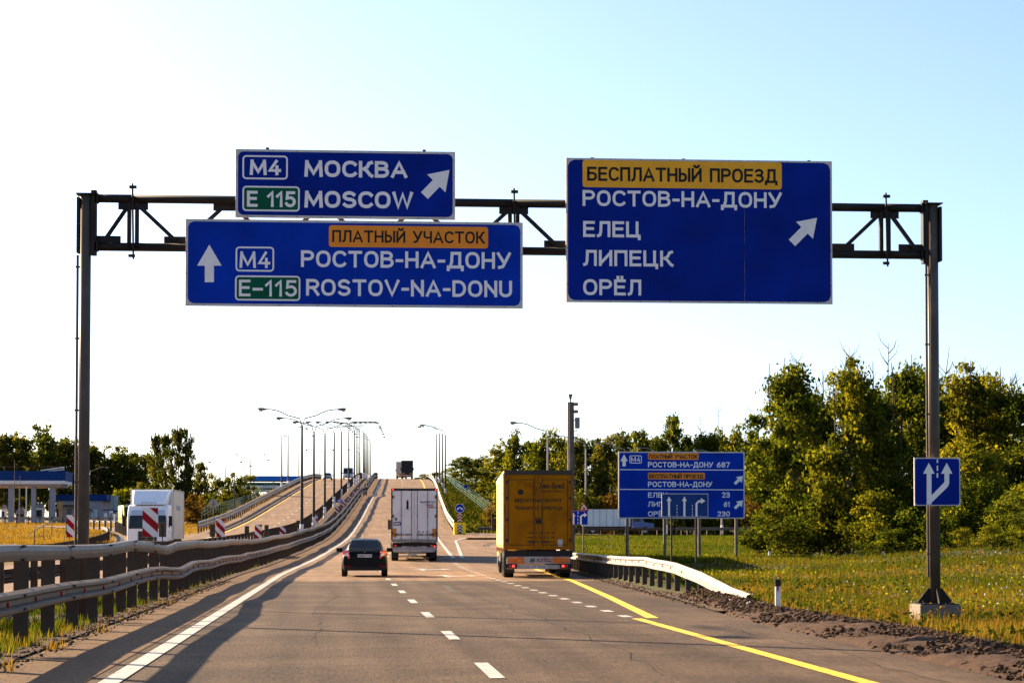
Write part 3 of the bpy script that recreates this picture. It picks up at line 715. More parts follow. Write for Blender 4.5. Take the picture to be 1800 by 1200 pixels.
guardrail('ramp_guardrail', 'short dark guardrail curving away behind the yellow crash cushion', fl, 23, 72, 1, [('rail', .62, WPROF)], (.14, .10, .74), 2.0, 10, far=110, step=2, mrail=STEEL_D, refl=False)
f1, LLn = pathf(PL, -3.9)
guardrail('toll_road_guardrail', 'guardrail curving beside the dry grass bank in front of the white oncoming lorry', f1, 36, 120, -1, [('rail', .60, WPROF)], (.14, .10, .74), 2.0, 10, far=150, step=2.5, refl=False)
f2, _ = pathf(np.array([(-19.5, 282, 3.3), (-30, 284, 3.3), (-60, 286, 3.4), (-100, 288, 3.5)]), 0)
guardrail('toll_road_guardrail', 'guardrail with closely set dark posts on the dry bank before the toll plaza', f2, 2, 78, 1, [('rail', .60, WPROF)], (.2, .10, .74), 1.5, 8, far=150, step=4, refl=False, mrail=STEEL_W)
f3, _ = pathf(np.array([(-17.6, 196, 1.5), (-21, 214, 2.0), (-23, 226, 2.4), (-29, 240, 2.7)]), 0)
guardrail('toll_road_guardrail', 'short pale guardrail at the bend of the slip road behind the white oncoming lorry', f3, 1, 46, 1, [('rail', .60, WPROF)], (.2, .10, .74), 2.0, 4, far=150, step=2, refl=False, mrail=STEEL_W)

# ------------------------------------------------------------------ sign gantry
YG = 40.0
gl_ = atY(145.5, 1090, YG); gr_ = atY(1644, 1090, YG)
gz = lambda y, x=900: atY(x, y, YG).z
gan = thing('sign_gantry', 'tall steel gantry of two posts and a truss beam spanning the carriageway', 'gantry', (gl_.x, YG, 0))
G = lambda x, y: Vector((atY(x, y, YG).x - gl_.x, 0, atY(x, y, YG).z))
zt1 = G(900, 357.5).z + .0; zb1 = G(900, 441).z
ztop_l = G(148, 343).z; ztop_r = G(1640, 360).z
xr = gr_.x - gl_.x
for k, (x, zt, side) in enumerate(((0, ztop_l, 1), (xr, ztop_r, -1))):
    zb = .28 if k else -.1
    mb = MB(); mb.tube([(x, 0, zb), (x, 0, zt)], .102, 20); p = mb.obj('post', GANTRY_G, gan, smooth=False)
    for q in p.data.polygons: q.use_smooth = len(q.vertices) == 4
    MB().box(x-.16, x+.16, -.16, .16, zt, zt+.02).obj('cap_plate', GANTRY, p)
    mb = MB(); mb.tube([(x-.135, -.03, zb+.5), (x-.135, -.03, zt-1.1)], .024, 10); 
    for z in np.arange(1.2, zt-1.2, 1.3): mb.box(x-.17, x-.09, -.055, -.02, z, z+.03)
    mb.obj('cable_conduit', GANTRY_G, p)
    mb = MB()
    for a in range(4):
        d = Vector((math.cos(a*math.pi/2), math.sin(a*math.pi/2), 0)); n = Vector((-d.y, d.x, 0))*.008
        pts = [(d*.10, .02), (d*.32, .02), (d*.32, .06), (d*.13, .30), (d*.10, .30)]
        vs = [Vector((x, 0, zb)) + v + n + Vector((0,0,z)) for v, z in pts] + [Vector((x, 0, zb)) + v - n + Vector((0,0,z)) for v, z in pts]
        mb.add(vs, [(0,1,2,3,4), (9,8,7,6,5)] + [(i, (i+1) % 5 + 0, (i+1) % 5 + 5, i+5) for i in range(5)])
    # two slanted gussets facing us
    mb.box(x-.36, x+.36, -.34, .34, zb, zb+.018)
    mb.obj('base_gusset', GANTRY, p)
    bm_ = MB()
    for sx in (-.27, .27):
        for sy in (-.27, .27): bm_.wheelx((sy, zb+.02), .02, x+sx-.02, x+sx+.02, 6)
    bm_.obj('anchor_bolt', DARK, p)
    mb = MB(); q = MB().box(x-.385, x+.385, -.38, .38, -.35, zb); q.obj('concrete_footing', CONCRETE, gan, bevel=.02)
# end brackets
MB().box(.102, .20, -.09, .09, zb1-.16, zt1+.14).obj('end_bracket', GANTRY, gan)
MB().box(xr-.20, xr-.102, -.09, .09, zb1-.16, zt1+.14).obj('end_bracket', GANTRY, gan)
MB().box(-.15, -.10, -.12, .12, zb1-.12, ztop_l-.05).obj('clamp_plate', GANTRY, gan)
MB().box(xr+.10, xr+.15, -.12, .12, zb1-.12, ztop_r-.05).obj('clamp_plate', GANTRY, gan)
cuts = [234, 903, 1555]; cx_ = [.2] + [G(c, 400).x for c in cuts] + [xr-.2]
for i in range(4):
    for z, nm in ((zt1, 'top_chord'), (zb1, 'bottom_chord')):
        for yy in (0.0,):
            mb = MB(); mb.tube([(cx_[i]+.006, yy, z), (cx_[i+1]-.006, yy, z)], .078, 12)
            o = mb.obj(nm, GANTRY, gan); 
            for q in o.data.polygons: q.use_smooth = len(q.vertices) == 4
for x in (.2, xr-.2):
    for z in (zt1, zb1): MB().box(x-.03, x+.03, -.09, .09, z-.085, z+.085).obj('cross_bar', GANTRY, gan)
nodes = [G(p, 400).x for p in (234, 401, 568, 735, 903, 1066, 1229, 1392, 1555)]
H_ = zt1 - zb1
for i, x in enumerate(nodes):
    for yy in (0.0,):
        MB().box(x-.27, x+.27, yy-.006, yy+.006, zt1-.20, zt1-.07).obj('gusset_plate', GANTRY, gan)
        nb = []
        if i > 0 or True: nb.append(-1)
        nb.append(1)
        for s_ in nb:
            xm = x + s_ * (.87 if not (i in (0,) and s_ < 0) and not (i == 8 and s_ > 0) else (.62 if i == 0 else .66))
            MB().bar((x + s_*.10, yy-.05*s_, zt1-.13), (xm - s_*.10, yy-.05*s_, zb1+.12), .05, .07).obj('diagonal_brace', GANTRY, gan)
    if i % 4 == 0:
        MB().box(x-.105, x-.035, -.05, .05, zb1+.07, zt1-.07).obj('splice_plate', GANTRY, gan)
        MB().box(x+.035, x+.105, -.05, .05, zb1+.07, zt1-.07).obj('splice_plate', GANTRY, gan)
        mb = MB(); mb.tube([(x+.02, -.13, zb1-.24), (x-.005, -.13, zt1+.26)], .018, 8); mb.box(x-.07, x+.05, -.16, -.10, zb1-.20, zb1-.15); mb.box(x-.06, x+.07, -.16, -.10, zt1+.17, zt1+.22)
        mb.box(x-.03, x+.02, -.14, -.06, zt1-.02, zt1+.02); mb.box(x-.02, x+.03, -.14, -.06, zb1-.02, zb1+.02)
        mb.obj('hanger_rod', GANTRY, gan)
mids = [(nodes[i]+nodes[i+1])/2 for i in range(8)] + [nodes[0]-.62, nodes[8]+.66]
for j, x in enumerate(mids):
    w0, w1 = (.30, .30) if j < 8 else ((.14, .40) if j == 8 else (.40, .14))
    for yy in (0.0,): MB().box(x-w0, x+w1, yy-.006, yy+.006, zb1+.07, zb1+.20).obj('gusset_plate', GANTRY, gan)
for p_ in (440, 780, 350, 500, 650, 880, 1040, 1200, 1420): # vertical sign brackets clamped to the chords
    up = p_ in (440, 780); x = G(p_, 400).x; x = G({440: 470, 780: 745}.get(p_, p_), 400).x
    z0, z1 = (zt1-.15, zt1+.95) if up else (zb1-.75 if p_ < 900 else zb1-.85, zb1+.35 if p_ < 900 else zt1+.85)
    MB().box(x-.03, x+.03, -.135, -.085, z0, z1).obj('sign_bracket', GANTRY, gan)

# ------------------------------------------------------------------ overhead signs
YS = YG - .20
s1 = Sign('overhead_sign', 'upper left blue overhead sign for МОСКВА / MOSCOW with arrow to upper right', 'road sign', (414, 264.5, 800, 384), YS, BLUE2, r=.10, border=.045)
s1.plate(426, 274, 506, 315, None, SIGNW, .07); s1.text('М4', 439, 281, 494, 308, t=.19)
s1.text('МОСКВА', 535, 283, 716, 312, t=.19)
s1.plate(426, 328, 527, 371, SIGNG, SIGNW, .07); s1.text('E 115', 434, 336, 520, 364, t=.17)
s1.text('MOSCOW', 535, 336.5, 726, 366, t=.19); s1.arrow_diag(746, 344, 790, 299, 17, 45, 33)
s2 = Sign('overhead_sign', 'wide lower left blue overhead sign with orange ПЛАТНЫЙ УЧАСТОК plate and upward arrow', 'road sign', (326, 388, 919, 539.5), YS, BLUE, r=.10, border=.045, panels=[625])
s2.arrow_up(368, 430, 496, 43, 16, 37)
s2.plate(414, 434, 482, 477, None, SIGNW, .07); s2.text('М4', 421, 442, 475, 471)
s2.plate(413, 485, 528, 528, SIGNG, SIGNW, .07); s2.text('E–115', 420, 492, 522, 521)
s2.plate(578, 399, 858, 434, SIGNO, None, .05); s2.text('ПЛАТНЫЙ УЧАСТОК', 584, 406, 852, 427, SIGNB, .15, .009)
s2.text('РОСТОВ-НА-ДОНУ', 529, 442, 898, 471, t=.165); s2.text('ROSTOV-NA-DONU', 538, 492, 900, 521, t=.165)
s3 = Sign('overhead_sign', 'large right blue overhead sign with amber БЕСПЛАТНЫЙ ПРОЕЗД plate above ЕЛЕЦ, ЛИПЕЦК, ОРЁЛ', 'road sign', (995, 280.5, 1463, 532.5), YS, BLUE2, r=.12, border=.035, panels=[1152, 1309])
s3.plate(1024, 286, 1374, 329, SIGNY, None, .05); s3.text('БЕСПЛАТНЫЙ ПРОЕЗД', 1032, 295.5, 1366, 320, SIGNB, .16, .009)
s3.text('РОСТОВ-НА-ДОНУ', 1024, 336.5, 1374, 364, t=.165); s3.text('ЕЛЕЦ', 1025, 389, 1126, 417, t=.165)
s3.text('ЛИПЕЦК', 1025, 440, 1183, 468, t=.165); s3.text('ОРЁЛ', 1025, 491, 1127, 519, t=.165); s3.arrow_diag(1392, 427, 1436, 383, 16, 42, 31)
s4 = Sign('lane_sign', 'small blue sign with two white arrows, strapped to the right gantry post', 'road sign', (1607, 804, 1688, 888.5), YG - .18, BLUE2, r=.05, border=.02, thick=.03)
s4.poly([(1628.8, 886), (1637.2, 886), (1637.2, 832), (1642.8, 832), (1632.6, 813), (1622.4, 832), (1628.8, 832)], 'arrow')
s4.poly([(1637.3, 883), (1666, 855), (1668.3, 849), (1668.3, 832), (1674, 832), (1664, 813), (1653.8, 832), (1660, 832), (1660, 847), (1637.3, 870)], 'arrow')
for a, b in ((807, 813), (818, 827), (831, 839)): s4.poly([(1646.4, a), (1648.8, a), (1648.8, b), (1646.4, b)], 'dash')
MB().box(-.02, .02, .03, .12, .1, .75).obj('mount_strap', STEEL_D, s4.root)

for q_ in (s1, s2, s3): q_.rivets()
def legs(s, xs_, Yl, zb, w_, m, name='leg', top=None):
    for x in xs_:
        X = atY(x, 950, Yl).x - s.o.x
        gzz = tz(X + s.o.x, Yl + .1)
        MB().tube([(X, Yl - s.Y + .09, gzz - .3 - s.o.z), (X, Yl - s.Y + .09, (s.z1 - .05) if top is None else top)], w_, 12).obj(name, m, s.root)
# direction board
YB = 92.0
s5 = Sign('direction_board', 'large blue direction board on four legs in the grass, listing ЕЛЕЦ 23, ЛИПЕЦК 61, ОРЁЛ 230', 'road sign', (1087, 793.5, 1309, 911), YB, BLUE, r=.06, border=.05, thick=.06)
s5.arrow_up(1097, 798, 819, 13, 6, 12); s5.plate(1106.5, 800, 1128, 814, None, SIGNW, .05); s5.text('М4', 1109, 802.5, 1125.5, 811.5)
s5.plate(1139, 796, 1228, 807.5, SIGNO, None, .04); s5.text('ПЛАТНЫЙ УЧАСТОК', 1141, 798.3, 1226, 805.5, SIGNB, .17, .012)
s5.text('РОСТОВ-НА-ДОНУ 687', 1139, 811.5, 1283, 821, t=.17)
s5.poly([(1089, 824.2), (1308, 825), (1308, 826.4), (1089, 825.6)], 'divider'); s5.poly([(1089, 858.8), (1308, 859.8), (1308, 861.2), (1089, 860.2)], 'divider')
s5.plate(1139, 830.5, 1239, 842, SIGNO, None, .04); s5.text('БЕСПЛАТНЫЙ ПРОЕЗД', 1141, 833, 1236, 840.3, SIGNB, .17, .012)
s5.text('РОСТОВ-НА-ДОНУ', 1139, 846, 1252, 855.3, t=.17); s5.text('ЕЛЕЦ', 1139, 865, 1174, 874, t=.17); s5.text('ЛИПЕЦК', 1139, 881, 1194, 890, t=.17); s5.text('ОРЁЛ', 1139, 898, 1174, 907, t=.17)
s5.text('23', 1269, 864.5, 1283, 874, t=.17); s5.text('61', 1272, 881, 1283, 890.5, t=.17); s5.text('230', 1261, 898, 1283, 907, t=.17)
s5.arrow_diag(1291.5, 850, 1306, 836, 5, 14, 10); s5.arrow_diag(1291.5, 893, 1306, 879, 5, 14, 10)
legs(s5, (1103, 1169, 1230, 1295), YB, .5, .07, STEEL)
Y6 = 75.0
s6 = Sign('lane_sign', 'blue three-lane arrow sign on two thin dark poles, overlapping the large direction board', 'road sign', (1163, 867, 1245, 908), Y6, mat('teal_blue_sheet', (.004, .035, .16), .4, var=.15), r=.02, border=.02, thick=.03)
for x in (1176, 1203): s6.arrow_up(x, 872, 907, 9, 3.6, 8)
s6.poly([(1222.5, 907), (1226, 907), (1226, 885), (1229, 882.2), (1232, 882.2), (1232, 885), (1240, 880), (1232, 874.5), (1232, 878.5), (1228, 878.5), (1222.5, 884)], 'arrow')
for x in (1190, 1217):
    for a in (887, 892.5, 898, 903): s6.poly([(x-.5, a), (x+.5, a), (x+.5, a+3.2), (x-.5, a+3.2)], 'dash')
legs(s6, (1181, 1224), Y6, .28, .032, DARK)
Y7 = 107.0
s7 = Sign('lane_sign', 'small blue two-lane arrow sign half hidden behind the yellow lorry', 'road sign', (979, 897, 1033.5, 922), Y7, BLUE, r=.02, border=.015, thick=.03)
s7.arrow_up(1008, 900, 921, 7, 3, 7); s7.poly([(1019.5, 921), (1022.5, 921), (1022.5, 908), (1025, 906), (1027, 906), (1027, 909), (1032, 904.5), (1027, 900), (1027, 903.3), (1024, 903.3), (1019.5, 907)], 'arrow')
for a in (899, 905, 911, 917): s7.poly([(1015.4, a), (1016.5, a), (1016.5, a+3.4), (1015.4, a+3.4)], 'dash')
legs(s7, (1026,), Y7, .6, .04, STEEL, top=atY(1026, 884, Y7).z - s7.o.z)
tw = thing('warning_sign', 'red-bordered triangular warning sign above the small blue lane sign beside the yellow lorry', 'road sign', atY(1026.5, 897, Y7 - .05))
MB().prismy([(-.26, 0), (.26, 0), (0, .40)], 0, .02).obj('red_border', RED, tw); MB().prismy([(-.17, .05), (.17, .05), (0, .31)], -.004, 0).obj('white_face', REFW, tw)
MB().prismy([(-.09, .07), (.09, .07), (.05, .13), (-.01, .20), (-.05, .13)], -.008, -.004).obj('pictogram', SIGNB, tw)
# ------------------------------------------------------------------ vehicles
def wheel(root, x, y, r, w_, hub=.55, out=1, dbl=False):
    mb = MB(); R = r; n = 24
    prof = [(-w_/2, .62*R), (-w_/2, .93*R), (-w_/2+.035, R), (w_/2-.035, R), (w_/2, .93*R), (w_/2, .62*R)]
    vs = [(px, rr*math.cos(2*math.pi*k/n), rr*math.sin(2*math.pi*k/n)) for k in range(n) for px, rr in prof]; m = len(prof)
    fs = [(k*m+j, k*m+j+1, ((k+1) % n)*m+j+1, ((k+1) % n)*m+j) for k in range(n) for j in range(m-1)] + [(k*m+m-1, k*m, ((k+1) % n)*m, ((k+1) % n)*m+m-1) for k in range(n)]
    mb.add(vs, fs); t = mb.obj('wheel', RUBBER, root, loc=(x, y, r))
    q = MB(); q.wheelx((0, 0), .62*R, -w_*.28, w_*.28, 20); q.wheelx((0, 0), .2*R, -w_*.42, w_*.42, 12); q.obj('rim', RIM, t)
    return t

def truck_cab(root, y0, paint, wd=2.45, h=3.1, ln=2.1, z0=.45):
    "cab-over tractor, back wall at y0, front at y0+ln; x symmetric"
    a = wd / 2; y1 = y0 + ln
    side = [(y0, z0+.35), (y1-.05, z0), (y1, z0+.1), (y1+.02, z0+1.15), (y1-.10, z0+1.9), (y1-.22, h-.45), (y1-.55, h-.05), (y1-.9, h), (y0, h)]
    MB().prismx(side, -a, a).obj('cab', paint, root, bevel=.07)
    MB().hexa([(-a+.10, y1+.0, z0+1.20), (a-.10, y1+.0, z0+1.20), (a-.10, y1-.05, z0+1.20), (-a+.10, y1-.05, z0+1.20)], [(-a+.14, y1-.125, z0+1.98), (a-.14, y1-.125, z0+1.98), (a-.14, y1-.2, z0+1.98), (-a+.14, y1-.2, z0+1.98)]).obj('windscreen', GLASS, root, bevel=.02, loc=(0, .05, 0))
    for s in (-1, 1):
        MB().prismx([(y1-.25, z0+1.25), (y1-.95, z0+1.2), (y1-.95, z0+1.95), (y1-.42, z0+1.95)], s*a-.012, s*a+.012).obj('side_window', GLASS, root)
        m = MB().box(s*(a+.06)-.02, s*(a+.06)+.20*s+.02*s, y1+.10, y1+.20, z0+1.35, z0+1.95) if s > 0 else MB().box(-a-.26, -a-.06, y1+.10, y1+.20, z0+1.35, z0+1.95)
        m.bar((s*a, y1-.05, z0+1.9), (s*(a+.2), y1+.15, z0+1.9), .04, .04); m.obj('mirror', BLACKPL, root, bevel=.02)
        MB().box(s*.72-.28, s*.72+.28, y1+.0, y1+.07, z0+.18, z0+.40).obj('headlight', TAILCLR, root, bevel=.02)
        MB().box(s*(a-.02)-.03, s*(a-.02)+.03, y0+.1, y1-.4, z0-.2, z0+.25).obj('step', BLACKPL, root)
    MB().box(-.55, .55, y1+.0, y1+.055, z0+.48, z0+1.05).obj('grille', BLACKPL, root, bevel=.01)
    mb = MB()
    for k in range(4): mb.box(-.5, .5, y1+.055, y1+.075, z0+.54+.13*k, z0+.58+.13*k)
    mb.obj('grille_slat', STEEL, root)
    MB().box(-a+.02, a-.02, y1-.15, y1+.06, z0-.15, z0+.13).obj('bumper', paint, root, bevel=.04)
    MB().box(-.26, .26, y1+.06, y1+.075, z0-.08, z0+.03).obj('number_plate', PLATE, root)
    return y1

def semi(name, label, loc, rz, L_=13.6, body=TRUCKW, door=TRUCKW, h=4.0, wd=2.55, floor=1.10, group=None, dist=False, cabm=TRUCKWB, mount=BUMPW):
    "rear of the trailer at the origin, heading +y"
    t = thing(name, label, 'lorry', loc, rz, group); a = wd/2
    MB().box(-a, a, .06, L_, floor, h).obj('cargo_box', body, t, bevel=.02)
    MB().box(-.45, .45, .3, L_-.3, .75, floor-.003).obj('chassis', CHASSIS, t)
    for y in (1.9, 3.2, 4.5):
        for s in (-1, 1): wheel(t, s*(a-.21), y, .50, .38)
    for s in (-1, 1):
        if not dist: MB().box(s*a-.02, s*a+.02, 5.4, L_-4.2, .55, floor-.02).obj('side_guard', CHASSIS, t)
        MB().box(s*(a-.22)-.20, s*(a-.22)+.20, 1.05, 1.09, .18, .78).obj('mudflap', BLACKPL, t)
        for y in (L_+.1, ): wheel(t, s*(a-.24), y-1.6, .50, .38)
        wheel(t, s*(a-.24), L_+1.5, .50, .32)
    truck_cab(t, L_+.45, cabm, h=3.6)
    return t, a

# --- white refrigerated semi-trailer, rear doors towards us
tp = rp(3.25, 120.0)
T, a = semi('articulated_lorry', 'white refrigerated articulated lorry seen from behind, driving in the middle lane', (tp.x, tp.y, tp.z), -math.radians(1.3))
fl_, hh = 1.18, 4.0
for s in (-1, 1):
    MB().box(s*a-.07 if s > 0 else -a-.003, a+.003 if s > 0 else -a+.07, -.03, .06, fl_, hh).obj('corner_post', DARK, T)
    d = MB().box(min(s*.012, s*(a-.075)), max(s*.012, s*(a-.075)), -.015, .055, fl_+.06, hh-.13).obj('rear_door', TRUCKW, T, bevel=.006)
    for x in (.16, .72) if s < 0 else (.16, .72):
        mb = MB(); mb.tube([(s*x, -.045, fl_+.0), (s*x, -.045, hh-.13)], .017, 8); mb.box(s*x-.03, s*x+.03, -.07, -.015, 2.45, 2.52); mb.box(s*x-.03, s*x+.03, -.06, -.015, fl_+.25, fl_+.30); mb.obj('lock_rod', mat('lock_rod_steel', (.20, .16, .13), .5, .5), d)
        MB().box(min(s*x-.02, s*x+.34*s), max(s*x+.02, s*x+.34*s), -.085, -.055, fl_+.24, fl_+.34).obj('handle', DARK, d)
    for z in (1.45, 2.4, 3.45): MB().box(s*(a-.12)-.05, s*(a-.12)+.05, -.035, -.015, z, z+.16).obj('hinge', STEEL, d)
    MB().box(s*(a-.19)-.10, s*(a-.19)+.10, -.03, -.015, fl_+.13, fl_+.62).obj('amber_marker_board', AMBER, T)
    r = MB().box(s*(a-.33)-.25, s*(a-.33)+.25, -.02, .02, .78, .95).obj('tail_light_cluster', BLACKPL, T)
    MB().box(s*(a-.28)-.12, s*(a-.28)+.03, -.035, -.02, .82, .91).obj('tail_lamp', TAILRED, r)
    if s > 0: MB().box(a-.20, a-.14, -.045, -.035, .80, .86).obj('lit_lamp', TAILLIT, r)
    MB().box(s*(a-.10)-.03, s*(a-.10)+.03, -.035, -.03, hh-.10, hh-.05).obj('top_marker_lamp', TAILLIT, T)
MB().box(-a+.07, a-.07, -.03, .06, hh-.13, hh).obj('top_rail', DARK, T)
MB().box(-a, a, -.10, .12, fl_-.14, fl_-.0).obj('buffer_rail', mat('scuffed_steel', (.22, .19, .17), .5, .3, var=.3, scale=4), T, bevel=.015)
MB().box(-a+.10, a-.10, -.02, .08, fl_-.34, fl_-.15).obj('underrun_recess', CHASSIS, T)
MB().box(-a+.02, a-.02, .00, .10, .70, .99).obj('light_panel', BUMPW, T)
MB().hexa([(-a+.16, -.04, .50), (a-.16, -.04, .50), (a-.16, .12, .50), (-a+.16, .12, .50)], [(-a+.04, -.04, .68), (a-.04, -.04, .68), (a-.04, .12, .68), (-a+.04, .12, .68)]).obj('rear_bumper', BUMPW, T, bevel=.02)
MB().box(-.55, .60, -.012, 0, .75, .95).obj('maker_plate', mat('dull_plate', (.36, .34, .32), .5), T)
btext('SCHMITZ', T, -.40, .42, .77, .85, -.016, INKB); btext('CARGOBULL', T, -.45, .50, .88, .93, -.016, INKB)
MB().box(-.35, .15, .02, .04, .33, .42).obj('number_plate', PLATE, T); btext('ВМ 4137', T, -.31, .11, .35, .40, .015, INKB, 'plate_lettering')
btext('TRANSPORT OF', T, .30, 1.12, 3.20, 3.30, -.022, INKN, shear=.25); btext('Goods', T, .66, 1.02, 3.05, 3.17, -.022, INKR, shear=.3); btext('Tallinn', T, .74, 1.14, 2.92, 3.03, -.022, INKR, shear=.3)
mb = MB(); mb.prismy([(-.44, 2.85), (-.32, 2.85), (-.32, 3.28), (-.38, 3.40), (-.44, 3.28)], -.020, -.015); mb.obj('tall_emblem', INKB, T)
mb = MB(); mb.disc((-1.02, 2.32), .085, -.020, -.015, 20); mb.obj('round_sticker', INKB, T); btext('2', T, -1.05, -.99, 2.28, 2.36, -.024, SIGNW)
MB().box(-1.15, -.74, -.020, -.015, 1.97, 2.17).obj('blue_sticker', INKN, T); btext('EURO', T, -1.10, -.78, 2.01, 2.13, -.024, SIGNW)
for x in (.25, .47, .70): MB().disc((x, 1.62), .045, -.020, -.015, 14).obj('small_sticker', INKR, T)
for x in (-.75, -.30, .30, .75): MB().box(x-.19, x+.19, -.095, -.085, 1.43, 1.51).obj('door_stop', mat('scuffed_steel', (.2, .2, .2)), T)

# --- yellow box lorry in the exit lane
tp = Vector((7.29, 80.8, zY(80)))
T, a = semi('articulated_lorry', 'yellow tarpaulin-sided articulated lorry with faded black lettering in the exit lane', tuple(tp), -math.radians(3.0), body=TRUCKY, cabm=TRUCKY)
fl_ = 1.02
for s in (-1, 1):
    MB().box(min(s*(a-.075), s*(a+.004)), max(s*(a-.075), s*(a+.004)), -.03, .06, fl_, 3.98).obj('corner_post', mat('rust_edge', (.22, .07, .01), .6, var=.3), T)
    d = MB().box(min(s*.010, s*(a-.08)), max(s*.010, s*(a-.08)), -.02, .055, fl_+.04, 3.83).obj('rear_door', TRUCKYD, T, bevel=.006)
    mb = MB(); x0, x1 = (-1.13, -.16) if s < 0 else (.14, 1.10)
    ring(mb, [(x1, 3.66), (x0, 3.66), (x0, fl_+.20), (x1, fl_+.20)], [(x1-.025, 3.64), (x0+.03, 3.64), (x0+.03, fl_+.225), (x1-.025, fl_+.225)], -.026, -.02); mb.obj('door_seal_line', INKB, d)
    mb = MB(); mb.tube([(s*.14, -.05, fl_+.02), (s*.14, -.05, 3.8)], .016, 8); mb.obj('lock_rod', mat('rust_edge', (.2, .1, .02)), d)
    MB().box(min(s*.10, s*.42), max(s*.10, s*.42), -.085, -.05, fl_+.30, fl_+.345).obj('handle', DARK, d)
    for z in (1.35, 2.1, 2.9, 3.5): MB().box(s*(a-.10)-.04, s*(a-.10)+.04, -.035, -.02, z, z+.11).obj('hinge', DARK, d)
    MB().box(min(s*.52, s*1.12), max(s*.52, s*1.12), -.05, -.03, .55, .78).obj('orange_marker_board', mat('faded_orange', (.62, .16, .03) if s < 0 else (.5, .17, .02), .5, var=.25, scale=5), T)
    r = MB().box(s*1.02-.22, s*1.02+.22, -.07, .0, .37, .53).obj('tail_light_cluster', BLACKPL, T)
    for k in (0, 1): MB().box(s*.92-.05+.13*k*s, s*.92+.04+.13*k*s, -.08, -.07, .41, .49).obj('tail_lamp', TAILRED if k else TAILLIT, r)
    MB().box(s*1.06-.17, s*1.06+.17, .5, .54, .22, .74).obj('mudflap', BLACKPL, T)
MB().box(-a+.002, a-.002, -.05, .07, 3.84, 4.0).obj('roof_edge', mat('dark_roof_edge', (.05, .04, .03), .6), T)
MB().box(-a, a, -.02, .12, .78, fl_-.003).obj('buffer_rail', CHASSIS, T, bevel=.015)
MB().box(-a+.10, a-.10, -.03, .10, .53, .80).obj('rear_panel', BUMPW, T)
MB().box(-a+.12, a-.12, .02, .12, .34, .50).obj('rear_bumper', BUMPW, T, bevel=.02)
btext('KOTELL', T, -.05, .50, .60, .74, -.034, INKR); btext('3E', T, -.32, -.12, .60, .74, -.034, INKB)
MB().box(-.30, .32, .0, .02, .37, .47).obj('number_plate', PLATE, T); btext('PO 4YX8', T, -.25, .27, .39, .45, -.005, INKB, 'plate_lettering')
lo = lambda x: -1.275 + x * 2.55
btext('Leo-Sped', T, .06, .95, 3.26, 3.54, -.024, INKB); MB().box(.05, .93, -.026, -.02, 3.20, 3.23).obj('underline', INKB, T)
mb = MB(); 
for (p0, p1) in zip([(-.82, 3.30), (-.72, 3.56), (-.44, 3.55), (-.50, 3.36), (-.34, 3.52), (-.30, 3.36), (-.22, 3.42), (-.14, 3.31), (-.08, 3.35), (.0, 3.29)][:-1], [(-.72, 3.56), (-.44, 3.55), (-.50, 3.36), (-.34, 3.52), (-.30, 3.36), (-.22, 3.42), (-.14, 3.31), (-.08, 3.35), (.0, 3.29)]):
    mb.bar((p0[0], -.022, p0[1]), (p1[0], -.022, p1[1]), .035, .006)
mb.obj('signature_emblem', INKB, T); MB().disc((-.66, 3.19), .11, -.025, -.02, 20).obj('dot_emblem', INKB, T)
btext('MIĘDZYNARODOWY', T, -.88, .90, 2.78, 2.95, -.024, INKB, shear=.12); btext('TRANSPORT I SPEDYCJA', T, -.88, .90, 2.50, 2.66, -.024, INKB, shear=.12)
mb = MB(); mb.prismy([(-.12, 2.02), (.14, 2.02), (.09, 2.16), (-.07, 2.16)], -.026, -.02); mb.box(-.14, .16, -.026, -.02, 2.18, 2.22); mb.box(-.14, -.09, -.026, -.02, 2.12, 2.18); mb.box(.11, .16, -.026, -.02, 2.12, 2.18); mb.obj('telephone_emblem', INKB, T)
for z, tx in ((1.64, '+48 65 7611 55 25'), (1.48, '+48 65 7615 51 08'), (1.32, '+48 65 7615 1 12')): btext(tx, T, -.42, .60, z, z+.075, -.024, INKB)
MB().box(.72, .90, -.026, -.02, 1.18, 1.44).obj('white_sticker', mat('grey_sticker', (.42, .40, .38), .6), T)
# left tarpaulin folds, lashing rail and mirror
mb = MB(); n = 70
vs = []
for i in range(n+1):
    y = .12 + (13.4) * i / n; off = -a - .02 - .025*math.sin(i*.9) - .015*math.sin(i*2.3+1)
    vs += [(off, y, 1.12), (off - .012*math.sin(i*1.7), y, 2.4), (off, y, 3.80)]
mb.add(vs, [(3*i+j, 3*i+3+j, 3*i+4+j, 3*i+1+j) for i in range(n) for j in range(2)]); mb.obj('side_curtain', TRUCKY, T, smooth=True, fix=False)
MB().box(-a-.05, -a+.01, .1, 13.5, 3.80, 3.9).obj('curtain_rail', TRUCKWB, T)
mb = MB()
for i in range(22): mb.box(-a-.045, -a-.02, .4+.6*i, .44+.6*i, .98, 1.22)
for i in range(22): mb.box(-a-.06, -a-.01, .37+.6*i, .47+.6*i, .92, .99)
mb.obj('curtain_buckle', mat('buckle', (.4, .22, .1), .5), T)

